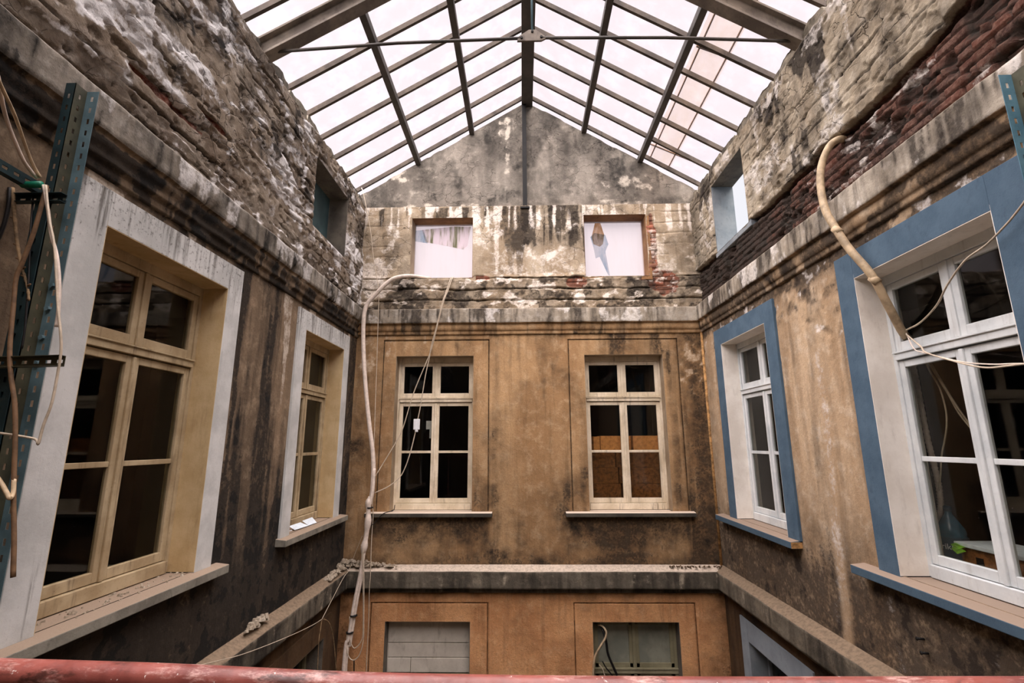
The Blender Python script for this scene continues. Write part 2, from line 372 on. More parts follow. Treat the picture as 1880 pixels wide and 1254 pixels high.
def wall_object(name, zones, label, cat, flip=False):
    pts = []; q = []; w = []; t = []; mi = []; mats = []; o = 0
    for p, f, a, b, m in zones:
        if m not in mats: mats.append(m)
        pts.append(p); q.append(f+o); w.append(a); t.append(b); mi.append(np.full(len(f), mats.index(m))); o += len(p)
    pts = np.concatenate(pts); q = np.concatenate(q); w = np.concatenate(w); t = np.concatenate(t); mi = np.concatenate(mi)
    if flip: q = q[:, ::-1]
    me = bpy.data.meshes.new(name); me.vertices.add(len(pts)); me.vertices.foreach_set('co', pts.astype(np.float32).ravel())
    me.loops.add(q.size); me.loops.foreach_set('vertex_index', q.astype(np.int32).ravel())
    me.polygons.add(len(q)); me.polygons.foreach_set('loop_start', np.arange(0, q.size, 4, dtype=np.int32))
    me.polygons.foreach_set('material_index', mi.astype(np.int32))
    me.update(calc_edges=True); me.validate()
    for nm, arr in (('wear_shade', w), ('tone', t)):
        at = me.attributes.new(nm, 'FLOAT_COLOR', 'POINT'); at.data.foreach_set('color', arr.astype(np.float32).ravel())
    for m in mats: me.materials.append(m)
    me.shade_smooth()
    ob = bpy.data.objects.new(name, me); COL.objects.link(ob)
    return tag(ob, label, cat, kind='structure')

# openings (u0, u1, z0, z1)
WZ0, WZ1 = -1.05, 1.44
OP = {'back': [(-2.11,-.805,WZ0,WZ1), (1.045,2.345,WZ0,WZ1)],
      'left': [(2.965,4.33,WZ0,WZ1), (6.03,7.38,WZ0,WZ1)],
      'right':[(2.92,4.225,WZ0,WZ1), (5.89,7.22,WZ0,WZ1)]}
AT = {'back': [(-1.94,-.845,2.82,3.945), (1.12,2.215,2.82,3.965)], 'left': [(5.98,7.2,2.89,3.90)], 'right': [(6.04,7.10,2.86,3.97)]}
LO = {'back': [(-2.1,-.81,-5.2,-2.635), (1.03,2.32,-5.2,-2.635)], 'left': [(6.03,7.38,-5.2,-2.64)], 'right': [(5.95,7.25,-5.2,-2.62)]}

# brick courses: returns joint depth, tone
def bricks(U, V, h=.078, l=.25, s=0):
    r = np.floor(V/h); uu = U/l+.5*(r % 2)+.12*(fb(U,V,3,2,s)-.5); k = np.floor(uu)
    fv = V/h-r; fu = uu-k
    e = np.minimum(np.minimum(fv,1-fv)*h, np.minimum(fu,1-fu)*l)
    body = ss(0, .009, e-.006*fb(U,V,14,3,s))*(.75+.5*fb(U,V,22,3,s+1))
    tone = _h(k, r, s+3); off = (_h(k, r, s+7)-.5)*.03
    return body, tone, off

GRV = [(-2.325,-.55,1.705),(.785,2.60,1.70)]; GRL = [(-2.325,-.548,-2.375),(.76,2.575,-2.375)]
def groove(U, V, gs, zb, w=.007):
    g = 0*U
    for a, b, t in gs:
        inz = (V < t+w)&(V > zb)
        g = np.maximum(g, ((np.abs(U-a) < w)|(np.abs(U-b) < w))&inz)
        g = np.maximum(g, (np.abs(V-t) < w)&(U > a-w)&(U < b+w))
    return g.astype(float)
def gext(gs, k, w=.007):
    o = []
    for g in gs:
        for c in (g[:2] if k == 0 else g[2:]): o += [c-w-.004, c-w+.001, c+w-.001, c+w+.004]
    return o
def f_back_mid(U, V):
    n = fb(U,V,2.5,5,11); gv = groove(U,V,GRV,WZ0)
    d = .006*(n-.5)+.002*fb(U,V,20,3,2)-.022*gv
    st = fb(U+.02*n, V*.06, 7, 5, 30)
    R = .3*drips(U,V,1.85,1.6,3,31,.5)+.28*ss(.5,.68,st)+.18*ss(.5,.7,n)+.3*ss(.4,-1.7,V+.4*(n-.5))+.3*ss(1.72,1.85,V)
    R = R+.45*ss(.5,.62,fb(U,V*.05,9,4,33))*ss(2.2,2.5,U)
    for a, b in ((-2.48,-.48),(.67,2.67)):  # below each sill: grime together with the sill's shade, painted in
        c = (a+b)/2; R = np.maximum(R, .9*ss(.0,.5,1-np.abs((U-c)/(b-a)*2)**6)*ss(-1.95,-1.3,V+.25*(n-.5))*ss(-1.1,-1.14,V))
    R = np.maximum(R, .95*ss(2.45,2.8,U+.35*(fb(U,V*.25,3,4,8)-.5)))
    R = np.maximum(R, .6*ss(-2.45,-2.75,U+.3*(fb(U,V*.3,3,4,9)-.5))*ss(1.4,.2,V))
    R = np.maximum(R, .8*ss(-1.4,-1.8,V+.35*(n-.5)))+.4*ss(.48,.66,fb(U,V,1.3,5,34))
    B = .62*patch(U,V,-2.56,1.45,.22,.42,3,1.5)*ss(.25,.6,fb(U,V,9,4,6))+.66*patch(U,V,2.82,1.25,.2,.7,5,1.6)*ss(.3,.6,fb(U,V,8,4,7))
    B = np.maximum(B, .5*drips(U,V,1.86,.9,7,77,.66))
    R = R*(1-.8*np.clip(B,0,1))
    T = 0*U
    return d, np.maximum(R,.95*gv), 0*U, B*(1-gv), T
def f_left_mid(U, V):
    w = U+.03*(fb(U,V,1.5,3,4)-.5)
    s = fb(w, V*.07, 4.2, 5, 21); s2 = fb(w, V*.1, 13, 4, 22)
    R = ss(.44,.64, .65*s+.35*s2)*.9
    R = R*ss(2.4,2.9,U)+.25*ss(2.9,2.4,U)
    R = np.maximum(R, ss(.5,-1.1,V+.5*(fb(U,V,2,4,6)-.5))*(.62+.8*ss(.4,.6,.6*s+.4*s2))+.3*ss(-.9,-1.5,V))
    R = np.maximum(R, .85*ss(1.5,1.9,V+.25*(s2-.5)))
    R = np.maximum(R, .8*ss(7.55,7.85,U))
    B = .7*drips(U,V,1.82,1.3,4.5,41,.56)*ss(-.2,.8,V)
    R = R*(1-.75*B)
    return .005*(fb(U,V,4,4,3)-.5)+.004*s2, R, 0*U, B, 0*U
def f_right_mid(U, V):
    n = fb(U,V,3,5,51); s = fb(U, V*.1, 6, 4, 52)
    fl = ss(.44,.53, n+.26*(V-1.25))*ss(.3,1.1,V)      # flaked coat under the cornice
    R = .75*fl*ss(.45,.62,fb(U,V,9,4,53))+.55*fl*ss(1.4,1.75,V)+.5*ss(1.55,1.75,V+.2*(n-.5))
    R = np.maximum(R, .34*ss(.48,.64,s)+.25*ss(.5,.64,fb(U,V*.06,15,4,58)))
    for a, b in ((2.5,4.69),(5.67,7.77)):  # dirt under the blue sills, with their shade put into the colour
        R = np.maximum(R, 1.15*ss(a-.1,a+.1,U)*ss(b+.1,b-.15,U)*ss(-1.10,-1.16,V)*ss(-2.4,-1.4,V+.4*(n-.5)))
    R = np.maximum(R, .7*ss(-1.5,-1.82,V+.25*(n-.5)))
    R = np.maximum(R, .5*ss(7.5,7.9,U))
    R = np.maximum(R, 1.05*ss(-.2,-1.6,V+.6*(s-.5)))
    ub = 4.97-.05*V+.05*(fb(U*0,V,1.2,3,57)-.5)
    B = .6*fl*ss(.55,.7,fb(U,V,7,4,54))+.3*ss(.6,.75,fb(U,V*.05,5,3,55))+.5*ss(.12,.02,np.abs(U-ub))*ss(-1.7,-1.2,V)*ss(1.2,.7,V)
    R = R*(1-.7*ss(.12,.02,np.abs(U-ub))*ss(1.2,.7,V))
    return -.012*fl*ss(.5,.6,fb(U,V,6,4,56))+.005*(n-.5), R, 0*U, B, 0*U
def f_low(U, V):
    n = fb(U,V,3,5,61); gv = groove(U,V,GRL,-5.3)
    return .012*(n-.5)-.022*gv, .95*gv+.3*ss(.5,.72,n)+.6*ss(-2.34,-2.2,V+.12*(n-.5))+.75*ss(2.6,2.95,U+.2*(n-.5))+.7*ss(-2.5,-2.75,U), 0*U, .5*ss(.68,.8,fb(U,V*.3,3,4,63)), 0*U
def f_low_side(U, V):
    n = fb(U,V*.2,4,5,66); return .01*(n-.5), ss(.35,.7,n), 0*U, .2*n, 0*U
# attic: courses split by cracks
def courses(U, V, h, s, amp=.05):
    wob = V+amp*.6*(fb(U,V*0+2.2,1.1,4,s)-.5)*2+.03*(fb(U,V,7,4,s+1)-.5)
    r = np.floor(wob/h); fr = wob/h-r
    gate = ss(.42,.62, fb(U,r*3.1,1.3,3,s+2))
    e = np.minimum(fr,1-fr)*h
    return ss(.016,.0,e-.006*fb(U,V,12,2,s))*gate, r, fr
def f_att_back(U, V):
    n = fb(U,V,2,5,71); n2 = fb(U,V,8,4,72)
    low = ss(2.88,2.78,V+.08*(fb(U,V,3,3,70)-.5))
    ck, r, fr = courses(U,V,.2,73)
    sd = np.clip(ss(-2.0,-2.2,U)+ss(2.25,2.4,U),0,1); up = 1-np.maximum(low,.8*sd); ck = ck*(1-up)
    body, tone, off = bricks(U,V,.08,.26,75)
    blow = low*(ss(.0,.09,.5-np.abs(fr-.5))*.036*(.3+fb(U,r,2,3,76))+.03*(fb(U,V,11,4,78)-.5))
    d = .012*(n-.5)+.008*n2+low*(-.01)+blow-.06*ck*(.25+.75*low)+.012*low*n2
    ex = np.clip(patch(U,V,2.45,2.72,.4,.28,77,.9)+patch(U,V,.95,2.72,.22,.12,78,.7)+patch(U,V,-.72,2.8,.2,.06,79,.7)+.9*patch(U,V,2.3,3.3,.1,.75,80,.8),0,1)
    d = d*(1-ex)+ex*(-.03+.02*body+off)
    band = ss(-.05,.1,U)*ss(1.1,.95,U)*ss(3.25,3.6,V+.3*(fb(U,V*.2,7,3,88)-.5))
    R = .85*band*(.45+.8*ss(.42,.6,fb(U,V*.06,9,4,89)))+.8*drips(U,V,4.13,1.1,4.5,81,.46)*ss(-.9,-.6,U)*ss(1.6,1.0,U)+.8*drips(U,V,4.12,.5,9,82,.48)*ss(-.4,-.9,U)
    R = R+.5*ss(.5,.64,fb(U,V*.5,3,5,90))*ss(3.0,3.4,V)
    R = np.maximum(R, .38*low+.9*ck*low+.5*ss(.5,.65,n)*low+.45*ss(.5,.62,n2)*low)
    R = np.maximum(R, .6*ss(2.6,2.95,U+.25*(n2-.5)))
    R = np.maximum(R, .6*patch(U,V,-2.3,3.4,.18,.5,83))
    R = np.maximum(R, .35*ss(.55,.7,n))
    B = .6*ss(.5,.68,fb(U,V,2.6,6,84))*(1-low)+.75*low*ss(.54,.68,fb(U,V*1.6,5,5,85))+.7*ss(.5,.66,fb(U,V*.05,12,4,87))*ss(3.55,3.85,V)+.45*ss(3.5,3.25,V)*ss(-.7,-.4,U)*ss(1.1,.9,U)*(1-low)
    B = np.maximum(B, .7*patch(U,V,-2.55,2.9,.35,.55,86,1.2))
    B = np.maximum(B, .7*drips(U,V,4.15,1.1,5,87,.58))
    B = np.maximum(B, .6*ex*ss(.5,.7,n2))
    T = np.where(ex > .3, tone, .8)
    return d, R*(1-.7*np.clip(B,0,1)), ex*.9, B, T
def f_att_left(U, V):
    n = fb(U,V,1.8,5,91); n2 = fb(U,V,7,4,92); ck, r, fr = courses(U,V,.21,93,.07)
    layer = ss(.46,.52,fb(U,V*1.8,1.5,4,94))*.018
    d = .04*(n-.5)+.022*n2+layer*1.3-.045*ck-.03*ss(.6,.75,fb(U,V,14,3,106))+.012*(fb(U,V,22,3,107)-.5)
    ex = np.clip(patch(U,V,3.35,2.68,.5,.05,95,.5)+patch(U,V,3.85,2.86,.3,.035,96,.5),0,1)
    d = d-ex*.09*fb(U,V,9,2,97)
    edge = ss(.44,.48,fb(U,V*1.8,1.5,4,94))*ss(.54,.5,fb(U,V*1.8,1.5,4,94))
    R = .95*ss(.5,.62,fb(U,V*.8,1.9,5,98))*ss(.3,.55,n2)+.8*ck+.55*ss(2.65,2.4,V+.25*(n-.5))+.5*drips(U,V,4.15,1.0,3,104,.5)
    R = np.maximum(R, .75*ss(7.3,7.7,U+.3*(n2-.5))*ss(.4,.6,fb(U,V*.4,3,3,99)))
    B = .85*edge*ss(.35,.55,n2)+.72*ss(.51,.66,fb(U*.6,V*1.6,2.2,6,101))*ss(4.05,3.3,V)*ss(2.45,2.7,V)+.5*ss(.6,.72,fb(U,V,4,5,102))+.5*ss(.55,.7,fb(U*.5,V*2,4,4,105))*ss(2.5,2.8,V)
    B = np.maximum(B, .8*ss(7.0,7.5,U)*ss(3.9,3.2,V)*ss(.45,.6,n2))
    return d, R*(1-.8*np.clip(B,0,1)), ex, B*(1-ex), .2+.6*fb(U,V,9,2,103)
def f_att_right(U, V):
    n = fb(U,V,1.8,5,111); n2 = fb(U,V,7,4,112); ck, r, fr = courses(U,V,.21,113,.06)
    top = 2.86+.16*(fb(U,V*0+1.7,1.4,4,114)-.5)+.08*(fb(U,V*0+4.7,6,3,115)-.5)+.16*ss(3.6,2.4,U)
    ex = ss(top+.012,top-.012,V)
    body, tone, off = bricks(U,V,.08,.26,117)
    er = fb(U,V,5,4,118)
    db = -.06+.026*body+.8*off-.045*ss(.52,.66,er)-.06*ss(top-.09,top-.02,V)+.016*n2
    d = (1-ex)*(.028*(n-.5)+.016*n2-.02*ck-.02*ss(.62,.75,fb(U,V,14,3,127))+.01*(fb(U,V,22,3,128)-.5)+.012*ss(.46,.52,fb(U,V*1.8,1.5,4,119)))+ex*db
    R = (1-ex)*(1.1*drips(U,V,4.14,1.4,2.2,121,.44)+.4*ss(.5,.62,fb(U,V*.12,6,4,126))+.75*ck+.5*ss(.52,.66,fb(U,V,2,5,122))+.3*ss(.5,.65,n2))
    R = np.maximum(R, ex*np.clip(.28+.75*ss(4.4,5.8,U+.8*(n-.5))+.5*ss(.45,.6,er)+.5*(1-body),0,1.2))
    R = np.maximum(R, ex*.8*ss(top-.09,top-.02,V))
    R = np.maximum(R, .6*ss(7.3,7.7,U+.3*(n2-.5)))
    B = (1-ex)*(.6*ss(.58,.68,fb(U,V,2.4,5,123))+.55*drips(U,V,4.14,.9,3.4,124,.56))+ex*.6*ss(.55,.7,fb(U*.7,V*1.8,4.6,5,125))*ss(5.4,4.4,U)
    T = np.where(ex > .3, tone*.8+.35*ss(.45,.7,n), .5)
    return d, R*(1-.6*np.clip(B,0,1)), ex, B, T
def f_gable(U, V):
    n = fb(U,V,1.6,5,131); n2 = fb(U,V,7,4,132); h = V-4.15
    R = .75*ss(.46,.66,fb(U,V*.6,1.5,5,133))
    R = np.maximum(R, .7*drips(U,V,6.2,1.6,4,134,.56))
    edge = ss(1.7,2.5,np.abs(U-.13))
    R = np.maximum(R, .8*edge*ss(4.45,4.3,V+.2*(n-.5)))
    B = .8*patch(U,V,-1.95,4.85,.75,.16,135,1.2)*ss(.35,.55,n2)+.9*patch(U,V,-1.5,4.2,.9,.1,136,1)+.9*patch(U,V,2.0,4.62,.5,.3,137,1.3)*ss(.35,.5,n2)+.8*patch(U,V,1.7,4.22,.5,.12,138,1)
    B = np.maximum(B, .9*ss(.07,.03,np.abs(U+.8+.02*(n2-.5)))*ss(5.6,5.4,V)*.6+.9*patch(U,V,-.28,5.75,.16,.35,139,.8)+.9*ss(.06,.02,np.abs(U+.23+.05*(n2-.5)))*ss(5.8,5.6,V)*ss(4.15,5.2,V+.6*(n-.5)))
    R = np.maximum(R, .4*ss(.45,.6,fb(U,V*.15,5,4,143))+.5*ss(.5,.62,fb(U,V,3.2,6,144))); B = .75*B*ss(.3,.6,fb(U,V,6,4,145))+.35*ss(.52,.68,fb(U,V*.7,2.4,6,146))
    return .012*(n-.5)+.006*n2, R*(1-.85*np.clip(B,0,1)), 0*U, B, 0*U

def edges(hs, k): return [h[i] for h in hs for i in ((0,1) if k == 0 else (2,3))]
def side_lines(a, b, st, ex):
    f = lines(1.3, b, st, ex); r = lines(a, 1.3, .25)
    return np.unique(np.concatenate([r, f]))
FAR = -3.0
wall_object('wall_back', [
    zone(lines(LX-.2,RX+.22,.02,edges(AT['back'],0)), lines(2.1,4.16,.014,edges(AT['back'],1)), AT['back'], f_att_back, PL['back'], M['att_back']),
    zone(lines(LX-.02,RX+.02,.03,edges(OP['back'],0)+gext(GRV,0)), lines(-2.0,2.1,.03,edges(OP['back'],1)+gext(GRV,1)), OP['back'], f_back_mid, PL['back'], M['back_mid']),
    zone(lines(LX-.02,RX+.02,.04,edges(LO['back'],0)+gext(GRL,0)), lines(-Z0,-2.0,.04,edges(LO['back'],1)+gext(GRL,1)), LO['back'], f_low, PL['back'], M['back_low'])],
    'ochre back wall of the courtyard with worn cement attic and orange ground storey', 'wall')
wall_object('wall_left', [
    zone(side_lines(FAR,BY+.2,.018,edges(AT['left'],0)), lines(2.1,4.17,.015,edges(AT['left'],1)), AT['left'], f_att_left, PL['left'], M['att_left']),
    zone(side_lines(FAR,BY+.02,.025,edges(OP['left'],0)), lines(-2.0,2.1,.04,edges(OP['left'],1)), OP['left'], f_left_mid, PL['left'], M['left_mid']),
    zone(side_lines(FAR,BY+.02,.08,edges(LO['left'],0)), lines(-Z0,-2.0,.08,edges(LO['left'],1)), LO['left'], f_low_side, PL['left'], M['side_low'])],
    'sooty streaked brown courtyard wall with two white framed windows', 'wall')
wall_object('wall_right', [
    zone(side_lines(FAR,BY+.2,.015,edges(AT['right'],0)), lines(2.1,4.17,.0125,edges(AT['right'],1)), AT['right'], f_att_right, PL['right'], M['att_right']),
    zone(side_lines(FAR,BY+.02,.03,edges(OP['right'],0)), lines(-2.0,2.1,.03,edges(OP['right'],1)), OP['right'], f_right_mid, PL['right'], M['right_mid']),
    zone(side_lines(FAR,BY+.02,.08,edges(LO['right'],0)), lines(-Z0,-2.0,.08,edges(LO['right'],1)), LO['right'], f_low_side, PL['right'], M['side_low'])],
    'peach plastered courtyard wall with blue framed windows and bare red brick band above', 'wall', flip=True)

# gable above the step in the back wall
RXC, SL, RZ = .14, .615, 6.355
gtop = lambda U: RZ-SL*np.abs(U-RXC)-.02*ss(.45,.6,fb(U,U*0,3,4,141))
def gz(U, V): return f_gable(U, 4.15+(V-4.15)/2.2*(gtop(U)-4.15))
g = zone(lines(-3.0,3.22,.025), lines(4.15,6.35,.025), [], gz, lambda u,d,z: (u, 8.1-d, z), M['gable'], ztop=gtop)
wall_object('wall_gable', [g], 'grey stained triangular gable wall under the glass roof', 'wall')
mb = MB().box((LX-.1,BY+.005,4.08),(RX+.1,8.14,4.158))
obj('step_ledge', mb, M['att_back'], bpy.data.objects['wall_gable'])
# parapets of broken stone blocks set back above the side walls
for nm, sx, lab in (('wall_parapet_left', -1, 'ragged row of broken stone blocks along the top of the sooty wall'), ('wall_parapet_right', 1, 'ragged row of broken stone blocks along the top of the brick banded wall')):
    x = (LX-.10) if sx < 0 else (RX+.10)
    def top(U, k=sx):
        b = (U-8.05+.16)/.525; e = np.abs(b-np.round(b))
        return 4.40+.05*(fb(U,U*0+k,5,4,151+k)-.5)*2-.16*ss(.07,.0,e)+.02*ss(.2,.5,e)
    def fp(U, V, k=sx):
        n = fb(U,V,4,4,155+k); b = (U-8.05+.16)/.525; e = np.abs(b-np.round(b))
        return .05*(n-.5)-.05*ss(.05,.0,e), .7*ss(.45,.65,n), 0*U, .5*ss(.55,.65,fb(U,V,6,4,157)), 0*U
    us = side_lines(FAR, 8.12, .02, ())
    pl = (lambda u,d,z: (x+d,u,z)) if sx < 0 else (lambda u,d,z: (x-d,u,z))
    z1 = zone(us, lines(4.1,4.4,.03), [], fp, pl, M['parapet'], ztop=top)
    z2 = zone(us, np.array([0,.15,.3]), [], lambda U,V: (0*U, .3+0*U, 0*U, 0*U, 0*U), lambda u,d,w: (x+sx*w, u, top(u)-.02*w), M['parapet'])
    o = wall_object(nm, [z1,z2], lab, 'parapet', flip=(sx > 0))
    a, b = (x-.02, LX+.004) if sx < 0 else (RX-.004, x+.02)
    obj('coping', MB().box((a,FAR,4.10),(b,BY,4.165)), M['att_left'] if sx < 0 else M['att_right'], o)

# cornices and ledges: worn profiles swept along the walls
def trim(name, wall, u0, u1, prof, mat, label, wear_shade, under=None, zu=1.985, step=.025):
    pts = [np.array(p, float) for p in prof]; P = []
    for a, b in zip(pts[:-1], pts[1:]):
        n = max(2, int(np.linalg.norm(b-a)/.022)+1); P += [a+(b-a)*i/n for i in range(n)]
    P.append(pts[-1]); P = np.array(P)
    us = lines(u0,u1,step) if wall == 'back' else side_lines(u0,u1,step,())
    U, K = np.meshgrid(us, np.arange(len(P)), indexing='ij'); D = P[K.astype(int),0]; Z = P[K.astype(int),1]
    D2, Z2, R, B = wear_shade(U, D, Z)
    X, Y, ZZ = PL[wall](U, D2, Z2)
    p = np.stack([X+0*U, Y+0*U, ZZ+0*U], -1).reshape(-1,3); nu, nv = U.shape; I = np.arange(nu*nv).reshape(nu,nv)
    q = np.stack([I[:-1,:-1], I[1:,:-1], I[1:,1:], I[:-1,1:]], -1).reshape(-1,4)
    w = np.stack([R, 0*U, B, 0*U+1], -1).reshape(-1,4)
    if under is None: zs = [(p, q, np.clip(w,0,1), w*0, mat)]
    else:
        lowf = np.tile((P[:-1,1]+P[1:,1])/2 < zu, (nu-1,1)).reshape(-1)
        zs = [(p, q[~lowf], np.clip(w,0,1), w*0, mat), (p, q[lowf], np.clip(w,0,1), w*0, under)]
    return wall_object(name, zs, label, 'moulding', flip=(wall != 'right'))
CP = [(-.02,2.262),(.10,2.232),(.104,2.222),(.104,1.992),(.098,1.982),(.06,1.972),(.06,1.90),(.045,1.865),(.03,1.855),(.026,1.80),(-.02,1.79)]
CPL = [(-.02,2.275),(.10,2.245),(.106,2.232),(.106,2.03),(.096,2.012),(.07,2.0),(.075,1.95),(.05,1.90),(.055,1.85),(.025,1.83),(.025,1.76),(-.02,1.75)]
LP = [(-.02,-1.82),(.13,-1.895),(.14,-1.905),(.14,-2.135),(.132,-2.145),(.05,-2.15),(.05,-2.215),(.03,-2.225),(-.02,-2.235)]
def w_corn(s, dark, erode=0., u_er=(0,0), lowd=.4):
    def f(U, D, Z):
        n = fb(U, Z*1.0+D, 5, 5, s); k = ss(0,.06,D)
        D2 = D+k*.014*(n-.5)*2; Z2 = Z+k*.007*(fb(U,U*0+.3,3,4,s+1)-.5)*2
        if erode:
            ch = ss(.5,.62,fb(U,U*0+2,2.2,4,s+2))*ss(u_er[0],u_er[0]+.6,U)
            low = ss(2.12,2.0,Z)*ss(1.8,1.88,Z)
            D2 = D2-erode*ch*low*ss(0,.04,D); Z2 = Z2+.03*ch*low
        R = dark*ss(.46,.66,fb(U, Z*.5, 3.1, 5, s+3))+.55*ss(.48,.64,fb(U, Z*.1, 13, 4, s+6))+.55*ss(.5,.66,fb(U, Z*.08, 34, 3, s+8))*ss(1.97,2.0,Z)+lowd*ss(2.0,1.96,Z)*(Z > 1)*(.4+.9*ss(.4,.6,fb(U,Z,4,4,s+7)))
        B = .7*ss(.54,.68,fb(U, Z*.4, 4.3, 5, s+4))*ss(1.97,2.0,Z)
        return D2, Z2, R, B
    return f
trim('trim_1', 'back', LX, RX, CP, M['cornice'], 'pale streaked stone cornice across the back wall under its attic', w_corn(201,.5,lowd=.08), M['back_mid'])
trim('trim_2', 'left', FAR, BY, CPL, M['cornice_l'], 'sooty crumbling stone cornice along the streaked brown wall', w_corn(211,.55,.05,(3.5,8),.85), M['left_mid'], 2.01)
trim('trim_3', 'right', FAR, BY, CP, M['cornice'], 'pale stone cornice under the red brick band', w_corn(221,.55,lowd=.85), M['right_mid'])
def w_ledge(s, dark):
    def f(U, D, Z):
        n = fb(U, Z+D, 5, 5, s); k = ss(0,.08,D)
        return D+k*.014*(n-.5)*2, Z+k*.012*(fb(U,U*0+.7,1.2,4,s+1)-.5), dark*ss(.4,.65,fb(U,Z*.12,7,4,s+2)), .5*ss(.6,.76,fb(U,Z*.12,9,4,s+3))*ss(-1.9,-1.95,Z), 
    return f
trim('trim_4', 'back', LX, RX, LP, M['ledge'], 'drip stained floor ledge across the back wall with pale dusty top', w_ledge(231,.6))
trim('trim_5', 'left', FAR, BY, LP, M['ledge_s'], 'dark dusty floor ledge along the sooty streaked wall', w_ledge(241,.9))
trim('trim_6', 'right', FAR, BY, LP, M['ledge_s'], 'dirty floor ledge along the peach wall below the blue sills', w_ledge(251,.7))

solo('trim_7', MB().tube([(RX-.012,BY-.012,-1.84),(RX-.012,BY-.012,1.8)], .022, 8), M['raw'], 'thin ochre bead up the corner beside the blue framed windows', 'moulding', kind='structure', smooth=True)
# floor, rear wall, dark rooms behind the windows
solo('floor', MB().box((LX-.3,FAR-.3,-Z0-.12),(RX+.3,BY+.3,-Z0)), M['floor'], 'grey paved floor at the bottom of the courtyard', 'floor', kind='structure')
mb = MB(); loop = [(LX-.4,FAR,-Z0),(RX+.4,FAR,-Z0),(RX+.4,FAR,4.4),(RXC,FAR,RZ),(LX-.4,FAR,4.4)]
mb.prism(loop, (0,-.3,0)); solo('wall_rear', mb, M['rear'], 'plain plastered wall closing the near end of the courtyard', 'wall', kind='structure')
def room(name, a, b, open_face, label):
    mb = MB().box(a, b); del mb.f[open_face]
    o = obj(name, mb, M['dark'], recalc=False); tag(o, label, 'room', kind='structure')
# face order of a box: 0 bottom 1 top 2 front(y0) 3 right(x1) 4 back(y1) 5 left(x0)
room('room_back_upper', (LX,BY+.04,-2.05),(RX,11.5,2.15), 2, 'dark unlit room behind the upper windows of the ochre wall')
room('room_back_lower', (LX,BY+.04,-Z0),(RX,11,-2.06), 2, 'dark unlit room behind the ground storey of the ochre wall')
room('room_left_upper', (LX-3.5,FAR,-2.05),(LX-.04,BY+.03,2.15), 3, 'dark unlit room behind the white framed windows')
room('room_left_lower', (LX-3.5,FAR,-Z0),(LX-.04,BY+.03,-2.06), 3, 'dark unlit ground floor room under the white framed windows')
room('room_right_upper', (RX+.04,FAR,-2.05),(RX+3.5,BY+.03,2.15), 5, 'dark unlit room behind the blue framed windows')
room('room_right_lower', (RX+.04,FAR,-Z0),(RX+3.5,BY+.03,-2.06), 5, 'dark unlit ground floor room under the blue framed windows')

